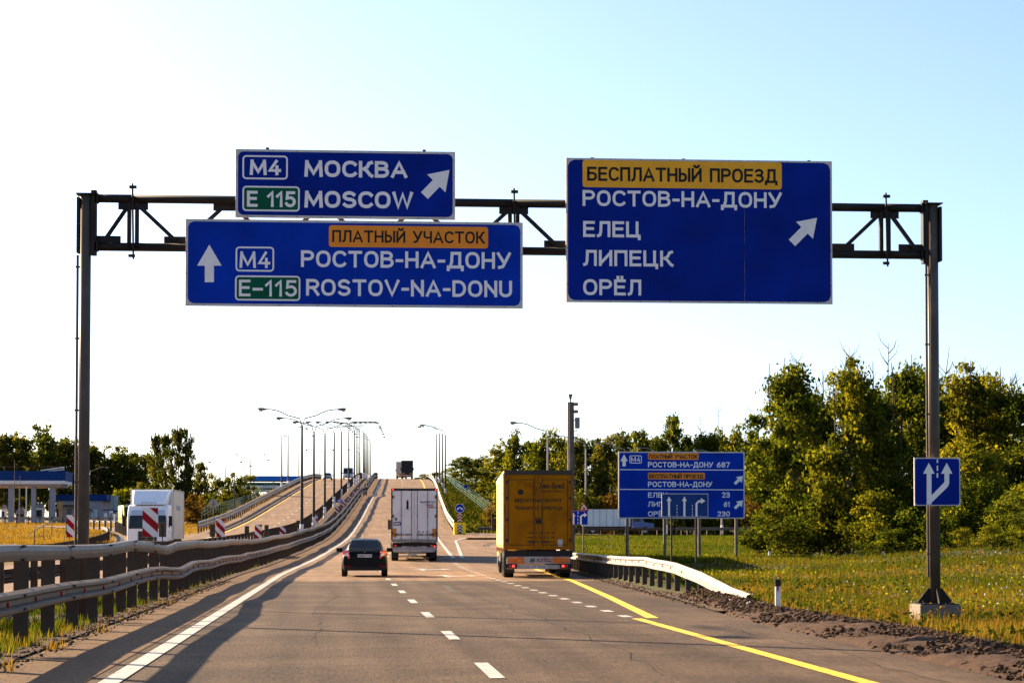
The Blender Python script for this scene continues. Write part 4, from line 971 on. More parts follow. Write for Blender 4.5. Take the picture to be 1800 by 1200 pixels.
# --- far lorries and small cars on the flyover
def far_lorry(name, label, lat, y, head=0, body=None, cabm=None, h=4.0, L_=12):
    p = rp(lat, y); sl = (zY(y+4) - zY(y-4)) / 8
    t, a = semi(name, label, tuple(p), head - math.radians(1.6), L_=L_, body=body, h=h, dist=True, cabm=cabm)
    t.rotation_euler.x = math.atan(sl) if abs(head) < .1 else -math.atan(sl)
    for s in (-1, 1):
        MB().box(min(s*.01, s*(a-.06)), max(s*.01, s*(a-.06)), -.01, .055, 1.2, h-.12).obj('rear_door', body, t)
        MB().box(s*.95-.18, s*.95+.18, -.03, 0, .72, .86).obj('tail_light', TAILRED, t); MB().box(s*.8-.35, s*.8+.35, -.03, -.012, 1.22, 1.36).obj('orange_marker', AMBER, t)
    MB().box(-a, a, -.03, .055, h-.12, h).obj('top_rail', cabm, t); MB().box(-1.1, 1.1, .0, .1, .65, .95).obj('rear_bumper', BUMPW, t)
    return t
far_lorry('articulated_lorry', 'dark-backed lorry about to go over the crest of the flyover in the right lane', 2.9, 468, body=mat('dark_tarpaulin', (.022, .020, .024), .6), cabm=mat('ochre_edge', (.35, .2, .04), .6), h=4.0)
far_lorry('articulated_lorry', 'pale lorry just beyond the crest, overtaking on the left of the dark-backed lorry', 1.7, 505, body=mat('pale_tarpaulin', (.45, .40, .34), .6), cabm=TRUCKWB)

# --- sedan -------------------------------------------------------
def loft(stations, mb, mi=0):
    n = len(stations[0]); vs = [p for s_ in stations for p in s_]; fs = []
    for i in range(len(stations)-1):
        for k in range(n-1): fs.append((i*n+k, i*n+k+1, (i+1)*n+k+1, (i+1)*n+k))
    fs.append(tuple(range(n))[::-1]); fs.append(tuple(range(len(vs)-n, len(vs))))
    return mb.add(vs, fs, mi)
def sedan(name, label, loc, rz, paint, plate=None, estate=False, full=True):
    t = thing(name, label, 'car', loc, rz)
    # y, sill z, sill half width, mid half width, shoulder z / half width, deck z / half width
    ST = [(0.00, .40, .62, .70, .62, .66, .78, .50), (0.04, .30, .74, .80, .66, .80, .90, .60), (0.16, .26, .80, .865, .70, .855, 1.00, .66), (0.45, .24, .83, .885, .74, .87, 1.045, .70),
          (0.9, .22, .84, .888, .76, .875, 1.03, .74), (1.6, .20, .85, .888, .76, .878, .99, .80), (2.6, .20, .85, .888, .76, .878, .97, .80), (3.2, .20, .85, .885, .74, .87, .96, .76),
          (3.9, .22, .84, .88, .70, .85, .86, .70), (4.35, .24, .80, .84, .64, .80, .74, .60), (4.55, .30, .68, .72, .56, .66, .64, .45)]
    def sec(s_):
        y, z0, w0, w1, zs, ws, zd, wd_ = s_
        h = [(w0*.9, z0-.02), (w0, z0+.03), (w1, (z0+zs)/2), (ws+.005, zs), (ws-.02, zs+(zd-zs)*.55), (wd_+.08, zd-.01), (wd_*.6, zd+.012)]
        return [(x, y, z) for x, z in h] + [(-x, y, z) for x, z in h[::-1]]
    mb = MB(); loft([sec(s_) for s_ in ST], mb); b = mb.obj('body', paint, t, smooth=True)
    sb = b.modifiers.new('sub', 'SUBSURF'); sb.levels = 2; sb.render_levels = 2
    # greenhouse: y, base half width, base z, top half width, top z
    GH = [(.52, .66, 1.02, .60, 1.035), (.75, .71, 1.0, .60, 1.16), (1.18, .74, .97, .565, 1.385), (1.7, .755, .95, .575, 1.45), (2.4, .76, .94, .575, 1.462), (2.75, .755, .93, .56, 1.42), (3.15, .73, .92, .58, 1.17), (3.42, .70, .90, .62, .97)]
    def gs(s_):
        y, wb, zb, wt, zt = s_
        h = [(wb, zb-.06), (wb, zb), (wb+(wt-wb)*.55, zb+(zt-zb)*.6), (wt, zt-.035*(zt-zb)/.5), (wt*.72, zt), (wt*.3, zt+.012)]
        return [(x, y, z) for x, z in h] + [(-x, y, z) for x, z in h[::-1]]
    mb = MB(); loft([gs(s_) for s_ in GH], mb); g = mb.obj('roof', paint, t, smooth=True)
    sb = g.modifiers.new('sub', 'SUBSURF'); sb.levels = 2; sb.render_levels = 2
    # glass panes, a few mm proud
    MB().add([(-.60, .60, 1.055), (.60, .60, 1.055), (.50, 1.13, 1.372), (-.50, 1.13, 1.372)], [(0,1,2,3)]).obj('rear_window', GLASS, t, loc=(0, -.045, .02), fix=False)
    MB().add([(-.62, 3.38, 1.0), (-.52, 2.82, 1.38), (.52, 2.82, 1.38), (.62, 3.38, 1.0)], [(0,3,2,1)]).obj('windscreen', GLASS, t, loc=(0, .06, .03), fix=False)
    for s in (-1, 1):
        for ya, yb, yc, yd in ((.98, 1.95, 1.95, 1.28), (2.02, 3.0, 2.68, 2.02)):
            MB().add([(s*.772, ya, 1.0), (s*.772, yb, 1.0), (s*.628, yc, 1.38), (s*.628, yd, 1.38)], [(0,1,2,3)]).obj('side_window', GLASS, t, fix=False)
    for s in (-1, 1):
        for y in (.98, 3.62): wheel(t, s*.775, y, .31, .215)
        m = MB(); m.box(s*.99-.12, s*.99+.12, 2.62, 2.74, .94, 1.09); m.bar((s*.80, 2.75, .98), (s*.92, 2.7, .98), .06, .04); m.obj('wing_mirror', paint, t, bevel=.03)
        if full:
            tl = MB(); A_ = [(s*.555, -.0, .70), (s*.80, .13, .70), (s*.862, .30, .78), (s*.835, .22, .98), (s*.74, .13, 1.01), (s*.60, .03, .96)]
            B_ = [(x*.98, y+.12, z) for x, y, z in A_]
            A2 = [(x*1.012, y-.035, z) for x, y, z in A_]
            tl.add(A2 + B_, [tuple(range(6)), tuple(range(11, 5, -1))] + [(i, (i+1) % 6, (i+1) % 6+6, i+6) for i in range(6)])
            o = tl.obj('tail_light', TAILRED, t, bevel=.012)
            MB().add([(s*.60, -.058, .79), (s*.76, .045, .80), (s*.73, .03, .90), (s*.63, -.025, .895)], [(0,1,2,3) if s > 0 else (3,2,1,0)]).obj('reversing_lamp', TAILCLR, o, fix=False)
            MB().box(s*.66-.12, s*.66+.12, -.028, .05, .395, .425).obj('bumper_reflector', RED, t)
        else:
            MB().box(s*.62-.14, s*.62+.14, 4.36, 4.50, .58, .68).obj('headlight', TAILCLR, t, bevel=.02)
    if full:
        MB().box(-.27, .27, -.052, -.03, .745, .86).obj('number_plate', PLATE, t, bevel=.004); btext('Е085ТМ 90', t, -.24, .24, .765, .84, -.056, INKB, 'plate_lettering')
        MB().prismy(rrect(-.78, .78, .24, .38, .05), -.012, .06).obj('lower_valance', BLACKPL, t)
        MB().box(-.66, .66, .015, .03, .655, .662).obj('bumper_gap', BLACKPL, t)
        MB().disc((0, .945), .032, .0, .02, 16).obj('boot_badge', STEEL, t)
        MB().prismx([(.30, 1.052), (.60, 1.075), (.62, 1.04), (.32, 1.03)], -.60, .60).obj('boot_lip', paint, t, bevel=.008)
        m = MB(); m.tube([(0, 1.30, 1.44), (0, 1.18, 1.66)], [.008, .004], 6); m.obj('roof_aerial', DARK, t)
        m = MB(); m.tube([(.50, -.02, .24), (.50, .3, .24)], .03, 10); m.obj('exhaust_pipe', RIM, t)
        # seen through the rear window: seat tops
    return t
cp = onZ(641, 1013.5, 0)
sedan('car', 'black saloon car with red and white tail lights, seen from behind in the left lane', (cp.x, cp.y, zY(cp.y) + .005), -math.radians(.5), BLACKP)
p = rp(-13.1, 440)
c2 = sedan('car', 'small dark oncoming car far up the left carriageway', tuple(p), math.pi - math.radians(1.6), mat('grey_blue_paint', (.06, .065, .075), .3, coat=1.0), full=False)
def van(name, label, loc, rz, paint, ln=4.9, wd=1.95, h=2.35, stripe=None):
    t = thing(name, label, 'van', loc, rz); a = wd/2
    side = [(0, .35), (ln-.1, .30), (ln, .50), (ln-.05, .90), (ln-.75, 1.15), (ln-1.45, h-.15), (ln-1.75, h), (.15, h), (0, h-.15)]
    MB().prismx(side, -a, a).obj('body', paint, t, bevel=.08)
    MB().hexa([(-a+.12, ln-.76, 1.16), (a-.12, ln-.76, 1.16), (a-.12, ln-.82, 1.16), (-a+.12, ln-.82, 1.16)], [(-a+.2, ln-1.40, h-.22), (a-.2, ln-1.40, h-.22), (a-.2, ln-1.5, h-.22), (-a+.2, ln-1.5, h-.22)]).obj('windscreen', GLASS, t, loc=(0, .05, .03))
    for s in (-1, 1):
        MB().prismx([(ln-2.4, 1.15), (ln-1.05, 1.15), (ln-1.6, h-.35), (ln-2.4, h-.35)], s*a-.012, s*a+.012).obj('side_window', GLASS, t)
        MB().box(s*.68-.2, s*.68+.2, ln-.10, ln+.02, .62, .80).obj('headlight', TAILCLR, t, bevel=.02)
        MB().box(s*(a+.14)-.1, s*(a+.14)+.1, ln-1.15, ln-1.05, 1.15, 1.42).obj('mirror', BLACKPL, t, bevel=.02)
        for y in (.9, ln-.95): wheel(t, s*(a-.12), y, .33, .22)
        if stripe: MB().box(s*a-.014, s*a+.014, .1, ln-.9, .85, 1.02).obj('red_stripe', stripe, t)
    MB().box(-.5, .5, ln-.02, ln+.02, .45, .60).obj('grille', BLACKPL, t)
    if stripe:
        MB().box(-a+.15, a-.15, ln-.62, ln-.3, .98, 1.0).obj('bonnet_stripe', stripe, t); MB().box(-.5, .5, ln-2.1, ln-1.8, h, h+.13).obj('beacon_bar', mat('blue_beacon', (.02, .08, .5), .2), t, bevel=.03)
    return t
p = rp(-9.3, 452)
van('van', 'pale blue and white oncoming van near the crest of the left carriageway', tuple(p), math.pi - math.radians(1.6), mat('pale_blue_paint', (.38, .46, .52), .3, coat=.5), ln=5.2, wd=2.0, h=2.4)
a_ = at(222, 921, 262)
van('van', 'bright yellow ambulance van with red stripe, half hidden behind the white oncoming lorry', (a_.x, a_.y, tz(a_.x, a_.y)), math.pi + .25, mat('ambulance_yellow', (.80, .62, .01), .35, coat=.6), ln=5.4, wd=2.0, h=2.5, stripe=RED)

# --- white oncoming lorry on the slip road
q = at(268, 955, 163)
q = Vector((-11.2, 131.0, 0))
LX = thing('articulated_lorry', 'white oncoming lorry with tall roof deflector and ribbed grey box on the left slip road', 'lorry', (q.x, q.y + 8.6, zY(137)), math.pi - .031)
h = 4.0; a = 1.27
MB().box(-a, a, 0, 6.3, 1.0, h).obj('cargo_box', ALU, LX, bevel=.02)
mb = MB()
for s in (-1, 1):
    for y in (0.02, 6.22): mb.box(s*a-.02, s*a+.02, y, y+.07, 1.0, h)
    mb.box(s*a-.018, s*a+.018, .1, 6.2, h-.10, h-.0)
mb.obj('box_edge_trim', STEEL_W, LX)
MB().box(-a-.006, -a+.002, 2.2, 4.6, 2.75, 3.05).obj('side_logo', mat('washed_blue_print', (.25, .27, .34), .5), LX)
MB().box(-.45, .45, .2, 8.2, .6, 1.0).obj('chassis', CHASSIS, LX)
for s in (-1, 1):
    wheel(LX, s*1.03, 1.6, .5, .5); wheel(LX, s*1.06, 7.4, .5, .32)
    MB().box(s*1.15-.1, s*1.15+.1, 2.6, 6.0, .45, .95).obj('side_tank', CHASSIS, LX)
truck_cab(LX, 6.45, TRUCKWB, wd=2.42, h=3.05, ln=2.05, z0=.42)
MB().hexa([(-1.0, 6.5, 3.06), (1.0, 6.5, 3.06), (.95, 8.15, 3.06), (-.95, 8.15, 3.06)], [(-1.2, 6.5, 3.93), (1.2, 6.5, 3.93), (1.02, 6.95, 3.90), (-1.02, 6.95, 3.90)]).obj('roof_deflector', TRUCKWB, LX, bevel=.06)
MB().hexa([(-1.0, 8.36, 2.40), (1.0, 8.36, 2.40), (1.0, 8.50, 2.40), (-1.0, 8.50, 2.40)], [(-1.0, 8.16, 2.72), (1.0, 8.16, 2.72), (1.0, 8.27, 2.72), (-1.0, 8.27, 2.72)]).obj('sun_visor', mat('grey_visor', (.40, .43, .48), .3, coat=.5), LX, bevel=.02)
m = MB(); m.tube([(-.45, 8.0, 3.16), (.45, 8.0, 3.16)], .025, 8)
for x in (-.4, -.13, .13, .4): m.tube([(x, 8.0, 3.0), (x, 8.0, 3.2)], .02, 6)
m.obj('roof_lamp_bar', mat('rust_red_bar', (.2, .07, .04), .5), LX)

# --- blue-cab lorry on the far exit road
q = at(1062, 940, 262)
BL = thing('lorry', 'small lorry with white box and blue bonnet passing behind the guardrail and the direction board', 'lorry', (q.x, q.y, 1.86), -math.pi/2 + .03)
MB().box(-1.1, 1.1, -2.6, 3.0, .9, 2.95).obj('cargo_box', TRUCKW, BL, bevel=.03)
mb = MB()
for k in range(7): mb.box(1.10, 1.115, -2.3+.8*k, -2.26+.8*k, .9, 2.95)
mb.obj('box_rib', STEEL, BL)
MB().box(-.4, .4, -2.4, 5.0, .55, .9).obj('chassis', CHASSIS, BL)
MB().prismx([(3.15, .6), (5.9, .55), (5.9, 1.25), (4.7, 1.45), (4.4, 2.0), (3.15, 2.0)], -1.0, 1.0).obj('blue_cab', mat('blue_lorry_paint', (.008, .05, .22), .35, coat=.6), BL, bevel=.06)
MB().prismx([(3.15, 2.0), (4.35, 2.0), (4.0, 2.62), (3.15, 2.72)], -.98, .98).obj('white_cab_roof', TRUCKWB, BL, bevel=.05)
for s in (-1, 1):
    MB().prismx([(3.35, 1.5), (4.35, 1.5), (4.1, 2.1), (3.35, 2.1)], s*1.0-.012, s*1.0+.012).obj('side_window', GLASS, BL)
    for y in (-1.5, 4.8): wheel(BL, s*.95, y, .45, .28)

# ------------------------------------------------------------------ lamps
def lamp_mast(double=True, H=9.8, rise=1.5, reach=3.05, pm=POLE, proto={}):
    key = (double, pm.name)
    if key in proto: return proto[key]
    ms = {}
    mb = MB(); mb.tube([(0, 0, 1.35), (0, 0, H)], [.15, .085], 12); ms['pole'] = (mb.mesh('pole', pm, False), None)
    mb = MB(); mb.tube([(0, 0, -.3), (0, 0, 1.36)], [.19, .175], 12); ms['painted_base'] = (mb.mesh('painted_base', POLE_W), None)
    for s in ((-1, 1) if double else (-1,)):
        pts = [(0, 0, H-.35), (0, 0, H)] + [(s*(.12 + reach*(u**1.0)*.98 if u > .25 else .06 + .6*u), 0, H + rise*(1 - (1-u)**2.2)) for u in (.08, .16, .25, .38, .52, .68, .84, 1.0)]
        mb = MB(); mb.tube(pts, [.045]*len(pts), 8); ms['arm%d' % s] = (mb.mesh('arm', pm), 'arm')
        mb = MB(); x0 = s*(reach+.02)
        mb.hexa([(x0, -.10, H+rise-.06), (x0+s*.30, -.17, H+rise-.10), (x0+s*.30, .17, H+rise-.10), (x0, .10, H+rise-.06)], [(x0, -.09, H+rise+.05), (x0+s*.30, -.14, H+rise+.12), (x0+s*.30, .14, H+rise+.12), (x0, .09, H+rise+.05)])
        mb.hexa([(x0+s*.30, -.17, H+rise-.10), (x0+s*.72, -.14, H+rise-.04), (x0+s*.72, .14, H+rise-.04), (x0+s*.30, .17, H+rise-.10)], [(x0+s*.30, -.14, H+rise+.12), (x0+s*.72, -.10, H+rise+.12), (x0+s*.72, .10, H+rise+.12), (x0+s*.30, .14, H+rise+.12)])
        ms['head%d' % s] = (mb.mesh('lamp_head', LAMP_H), 'lamp_head')
        mb = MB(); mb.tube([(x0+s*.34, 0, H+rise-.11), (x0+s*.66, 0, H+rise-.07)], [.13, .10], 8); ms['lens%d' % s] = (mb.mesh('lamp_lens', LAMP_G), 'lamp_lens')
    proto[key] = ms; return ms
def lamp(label, x, y, z, rz=0.0, double=True, scale=1.0, pm=POLE, group=None):
    t = thing('street_lamp', label, 'street lamp', (x, y, z), rz, group); ms = lamp_mast(double, pm=pm); heads = {}
    for k, (me, nm) in ms.items():
        if k.startswith('lens'): link('lamp_lens', me, heads[k[4:]])
        else:
            o = link(nm or k, me, t)
            if k.startswith('head'): heads[k[4:]] = o
    t.scale = (scale,)*3 if scale != 1 else (1, 1, 1); return t
ORD = ['nearest', 'second', 'third', 'fourth', 'fifth', 'sixth', 'seventh', 'eighth', 'ninth', 'tenth', 'eleventh', 'twelfth', 'thirteenth', 'fourteenth', 'fifteenth', 'sixteenth', 'seventeenth', 'eighteenth']
ly = [190, 221, 258, 293, 326, 358, 388, 404, 420, 470, 486, 502, 518, 536, 556]
for i, y in enumerate(ly):
    lat = float(np.interp(y, [190, 260, 330, 420, 560], [-6.3, -6.8, -7.1, -6.6, -6.3]))
    p = rp(lat, y); p.z += -.02
    lamp(('nearest' if i == 0 else ORD[i]) + (' double-armed street lamp of the row on the median' if i == 0 else ' double-armed street lamp of the median row, counted from the nearest'), p.x, p.y, p.z, -.03, True, 1.0, group='double-armed lamps along the median')
for i, y in enumerate((345, 376, 410, 440)):
    p = rp(8.65, y); lamp(('nearest' if i == 0 else ORD[i]) + ' single-armed street lamp on the right edge of the flyover', p.x, p.y, p.z - .5, 0, False, 1.0, group='single-armed lamps on the right of the flyover')
for i, (x, d, yt) in enumerate(((963, 236, 742), (1030, 272, 765), (1101, 262, 777), (1171, 250, 786), (1269, 250, 790))):
    p = at(x, 900, d); z = tz(p.x, p.y); top = at(x, yt, d).z; sc = (top - z) / 11.35
    lamp(['single-armed street lamp rising behind the yellow lorry', 'pale street lamp right of the camera pole', 'street lamp behind the left end of the direction board', 'street lamp behind the middle of the direction board', 'street lamp behind the right end of the direction board'][i], p.x, p.y, z, 0, False, sc, POLE_L, group='lamps along the exit road')
for i, (x, d, yt, yb, dbl, rz) in enumerate(((495, 400, 749, 850, False, math.pi), (506, 430, 752, 850, False, math.pi), (412, 262, 818, 893, False, math.pi), (396, 560, 811, 868, True, 0), (157, 310, 820, 905, False, math.pi), (440, 640, 798, 846, True, 0), (446, 600, 808, 846, False, math.pi), (525, 640, 765, 846, True, 0), (562, 660, 790, 845, True, 0), (633, 640, 790, 840, False, 0))):
    p = at(x, 900, d); top = at(x, yt, d).z; z = max(tz(p.x, p.y), top - 13) ; z = min(z, top - 6)
    lamp(['single-armed lamp left of the oncoming carriageway, left one of a close pair', 'single-armed lamp left of the oncoming carriageway, right one of a close pair', 'lamp post standing in the bushes beside the left embankment', 'faint double lamp above the bushes on the left', 'lamp post behind the toll building with its arm to the right', 'faint distant double lamp above the blue flyover fascia', 'faint distant single lamp above the blue flyover fascia', 'tall distant double lamp behind the nearest median lamp', 'distant double lamp between the nearer median lamps', 'distant single lamp near the crest'][i], p.x, p.y, z, rz, dbl, (top - z) / 11.35, POLE_L if i > 2 else POLE)
# two tall lamps outside the frame on the left whose shadows cross the road
for i, (x, y) in enumerate(((-10.6, 53.6), (-15.6, 43.2))):
    lamp(['tall lamp post out of view at left, casting the farther thin shadow', 'lower lamp post out of view at left, casting the nearer thin shadow'][i], x - 3.6, y + 3.3, -.2, 1.0, False, 1.08 if i == 0 else .85)

# ------------------------------------------------------------------ signs and posts on the median
def chevron_board(label, X, Y, z, w_, h_, lean=1, leg=.5):
    t = thing('chevron_board', label, 'chevron board', (X, Y, z), 0, 'red and white chevron boards')
    MB().box(-w_/2, w_/2, 0, .03, leg, leg+h_).obj('board', REFW, t)
    k = 0; st = h_ * .30; slope = h_ / 2 * .95
    y = -slope + .02
    while y < h_:
        # band falling to the right
        poly = [(-w_/2, y + slope), (w_/2, y), (w_/2, y + st), (-w_/2, y + slope + st)]
        cl = []
        def clip(pts, zlim, keep_below):
            out = []
            for i in range(len(pts)):
                a, b = pts[i], pts[(i+1) % len(pts)]; ia = (a[1] <= zlim) == keep_below; ib = (b[1] <= zlim) == keep_below
                if ia: out.append(a)
                if ia != ib:
                    u = (zlim - a[1]) / (b[1] - a[1]); out.append((a[0] + (b[0]-a[0])*u, zlim))
            return out
        cl = clip(poly, h_ - .003, True); cl = clip(cl, .003, False) if cl else cl
        if len(cl) > 2: MB().prismy([(a, b + leg) for a, b in cl], -.006, 0).obj('red_band', RED, t)
        y += st * 2
    for s in (-1, 1): MB().tube([(s*w_*.25, .045, -.1), (s*w_*.25, .045, leg+h_*.7)], .018, 8).obj('leg', DARK, t)
    return t
cb = [(264, 892, 943, 75.5, 27), (387.5, 911, 943, 119, 15), (454, 921, 945, 158, 12.5), (497, 925, 946, 186, 10.5), (527, 925, 943, 205, 8.5), (554.5, 922, 938, 222, 7.5), (578, 914, 929, 240, 7), (592, 903, 916, 262, 6.5), (604, 893, 905, 282, 6), (614, 884, 895, 300, 5.6), (622, 876, 886, 318, 5.2), (630, 866, 876, 336, 5)]
def on_lat(x, lat, d):
    for _ in range(30): d = d + .5 * ((lat + sY(d)) * FPX / (x - 600) - d)
    return d
for i, (x, ya, yb, d, wpx) in enumerate(cb):
    if i and x < 590: d = on_lat(x, -6.75, d)
    p = at(x, yb, d); top = at(x, ya, d).z; w_ = wpx * d / FPX
    gzz = zY(p.y) + .02; leg = max(.35, p.z - gzz); hh_ = top - p.z
    lab = ['large red and white striped board in front of the white oncoming lorry', 'second red and white striped board, right of the lorry beside a brown board', 'third red and white striped board from the left on the median'][i] if i < 3 else ORD[i] + ' red and white striped board along the median, counted from the oncoming lorry'
    chevron_board(lab, p.x, p.y, gzz, w_, hh_, leg=leg)
p = at(125, 944, 125)
chevron_board('red and white striped board at far left, partly hidden by the left gantry post', atY(126.5, 944, p.y).x, p.y, tz(p.x, p.y), .62, 1.28, leg=max(.3, p.z - tz(p.x, p.y)))
bb = [(285.5, 917, 943, 78, 13), (373.5, 921, 943, 117, 10), (434, 924, 941, 155, 8), (468.5, 922, 938, 170, 7.5), (524, 914, 927, 196, 6), (546, 908, 918, 214, 5.5), (559, 900, 909, 232, 5)]
for i, (x, ya, yb, d, wpx) in enumerate(bb):
    if x < 550: d = on_lat(x, -6.8, d)
    p = at(x, yb, d); top = at(x, ya, d).z; w_ = wpx * d / FPX; g0 = zY(p.y) + .02
    t = thing('marker_board', ORD[i].replace('nearest', 'leftmost') + ' small brown rectangular board seen from behind along the median barrier', 'board', (p.x, p.y, g0), 0, 'brown backs of marker boards')
    MB().box(-w_/2, w_/2, 0, .03, p.z-g0, top-g0).obj('board', SIGNBACK, t, bevel=.006)
    MB().tube([(0, -.03, -.1), (0, -.03, top-g0-.05)], .022, 8).obj('leg', DARK, t)
# kilometre plate
p = at(597, 880, 262); g0 = zY(p.y)
t = thing('kilometre_sign', 'small blue kilometre plate reading 367 between the median lamps', 'road sign', (p.x, p.y, g0))
MB().box(-.33, .33, 0, .03, p.z-g0-.22, p.z-g0+.22).obj('blue_plate', BLUE, t); lettering('367', t, -.24, .24, p.z-g0-.13, p.z-g0+.13, -.005, SIGNW, .17)
MB().tube([(0, .06, -.1), (0, .06, p.z-g0+.2)], .035, 8).obj('leg', STEEL, t)
# round sign seen from behind
p = at(375, 884, 190); g0 = tz(p.x, p.y)
t = thing('round_sign', 'round pale sign seen from behind beside the left embankment', 'road sign', (p.x, p.y, g0))
MB().disc((0, p.z-g0), .37, 0, .02, 28).obj('disc', STEEL_W, t); m = MB(); m.tube([(0, -.04, -.1), (0, -.04, p.z-g0+.25)], .03, 8); m.box(-.2, .2, -.05, -.0, p.z-g0-.12, p.z-g0-.08); m.obj('leg', STEEL, t)
# crash cushion with chevrons, chevron plate and round sign at the gore
p = at(808.5, 929, 208); g0 = zY(208) - .02
t = thing('crash_cushion', 'bright yellow plastic crash cushion with black and white chevrons at the exit gore', 'crash cushion', (p.x, p.y, g0))
k_ = 208 / FPX; hw = 11.2 * k_; hh_ = 20.5 * k_
MB().hexa([(-hw*.92, 0, 0), (hw*.92, 0, 0), (hw*.9, 1.3, 0), (-hw*.9, 1.3, 0)], [(-hw, -.03, hh_), (hw, -.03, hh_), (hw*.95, 1.3, hh_), (-hw*.95, 1.3, hh_)]).obj('yellow_body', YELLOW, t, bevel=.10)
MB().box(-hw*.94, hw*.94, .1, 1.2, hh_, hh_+.05).obj('lid', YELLOW, t, bevel=.02)
m = MB().box(-.26, .22, -.055, -.045, .12, hh_-.14).obj('chevron_plate', SIGNB, t)
for k in range(3):
    z = .22 + k*.27; MB().prismy([(-.26, z-.08), (-.02, z+.14), (.22, z-.08), (.22, z+.03), (-.02, z+.25), (-.26, z+.03)], -.062, -.055).obj('chevron', REFW, t)
t = thing('marker_plate', 'red plate with white chevrons on the yellow crash cushion below the round blue sign', 'road sign', (p.x, p.y+.35, g0+hh_+.05))
MB().box(-.20, .20, 0, .03, 0, 18.0*k_).obj('red_plate', RED, t)
for k in range(3):
    z = .14 + k*.29; MB().prismy([(-.20, z-.09), (0, z+.10), (.20, z-.09), (.20, z+.01), (0, z+.20), (-.20, z+.01)], -.007, 0).obj('chevron', REFW, t)
t = thing('round_sign', 'round blue sign with white two-way arrow above the yellow crash cushion', 'road sign', (p.x, p.y+.35, g0+hh_+18.2*k_+.42))
MB().disc((0, 0), .44, 0, .02, 32).obj('blue_disc', BLUE, t); mb = MB(); ring(mb, [(.44*math.cos(math.pi*k/16), .44*math.sin(math.pi*k/16)) for k in range(32)], [(.405*math.cos(math.pi*k/16), .405*math.sin(math.pi*k/16)) for k in range(32)], -.006, 0); mb.obj('white_rim', REFW, t)
MB().prismy([(-.30, -.16), (-.20, .08), (-.16, .02), (-.06, .12), (.06, .12), (.16, .02), (.20, .08), (.30, -.16), (.07, -.10), (.12, -.05), (.04, .03), (-.04, .03), (-.12, -.05), (-.07, -.10)], -.008, 0).obj('arrow', REFW, t)
m = MB().tube([(0, .05, -.9), (0, .05, .3)], .03, 8).obj('leg', STEEL, t)
# small distant blue sign in the trees
p = at(819, 855, 330)
t = thing('blue_sign', 'tiny blue sign in front of the trees above the round sign', 'road sign', (p.x, p.y, tz(p.x, p.y)))
MB().prismy([(-.3, p.z-t.location.z-.2), (.3, p.z-t.location.z-.2), (.2, p.z-t.location.z+.3), (-.2, p.z-t.location.z+.3)], 0, .03).obj('blue_face', BLUE, t); MB().tube([(0, .05, 0), (0, .05, p.z-t.location.z)], .04, 8).obj('leg', STEEL, t)
# delineator
def delineator(label, x, yb, h_, Y=None, z=None):
    p = onZ(x, yb, 0) if Y is None else at(x, yb, Y); g0 = tz(p.x, p.y) if z is None else z
    t = thing('delineator_post', label, 'marker post', (p.x, p.y, g0)); w_ = .055
    MB().prismz([(-w_, -.04), (w_, -.04), (w_*.8, .05), (-w_*.8, .05)], -.1, h_*.78).obj('white_post', mat('delineator_white', (.72, .70, .66), .5, dark=(.4, .3, .22), dark_amt=.5, dark_scale=6), t)
    MB().prismz([(-w_-.003, -.043), (w_+.003, -.043), (w_*.8, .053), (-w_*.8, .053)], h_*.78, h_).obj('black_cap', BLACKPL, t)
    MB().box(-.016, .016, -.046, -.04, h_*.64, h_*.79).obj('red_reflector', RED, t)
    return t
delineator('white marker post with black cap and red reflector at the right road edge', 1367, 1073, .66)
p = at(1353, 1000, 95); delineator('tiny white marker post in the grass in front of the big trees', 1353, 1000, .5, 95)
# camera pole
p = at(1004, 960, 112); g0 = tz(p.x, p.y); kz = 112 / FPX; tz_ = lambda y: at(1004, y, 112).z - g0
t = thing('camera_pole', 'tall dark pole with cameras and a cabinet, rising behind the yellow lorry', 'camera pole', (p.x, p.y, g0))
mb = MB(); mb.tube([(0, 0, -.2), (0, 0, tz_(706))], [.19, .15], 14); mb.obj('concrete_pole', mat('dark_concrete_pole', (.10, .085, .075), .7, var=.2), t)
mb = MB(); mb.tube([(-.19, -.02, 0), (-.16, -.02, tz_(706))], .022, 8); mb.obj('cable_conduit', POLE_L, t)
mb = MB(); mb.tube([(-.03, 0, tz_(708)), (-.03, 0, tz_(699))], .03, 8); mb.tube([(-.03, 0, tz_(702)), (-.03, 0, tz_(692))], [.04, .11], 10); mb.obj('dome_camera', LAMP_H, t)
for y in (710, 723): MB().box(.10, .36, -.12, .22, tz_(y+2), tz_(y-3)).obj('camera', STEEL, t, bevel=.02)
MB().box(.20, .44, -.12, .12, tz_(752), tz_(733)).obj('cabinet', mat('grey_cabinet', (.16, .17, .16), .5), t, bevel=.02)
m = MB(); m.bar((.1, 0, tz_(738)), (.25, 0, tz_(738)), .04, .04); m.tube([(.32, 0, tz_(752)), (.28, 0, tz_(757)), (.12, 0, tz_(758))], .02, 6); m.obj('bracket', DARK, t)

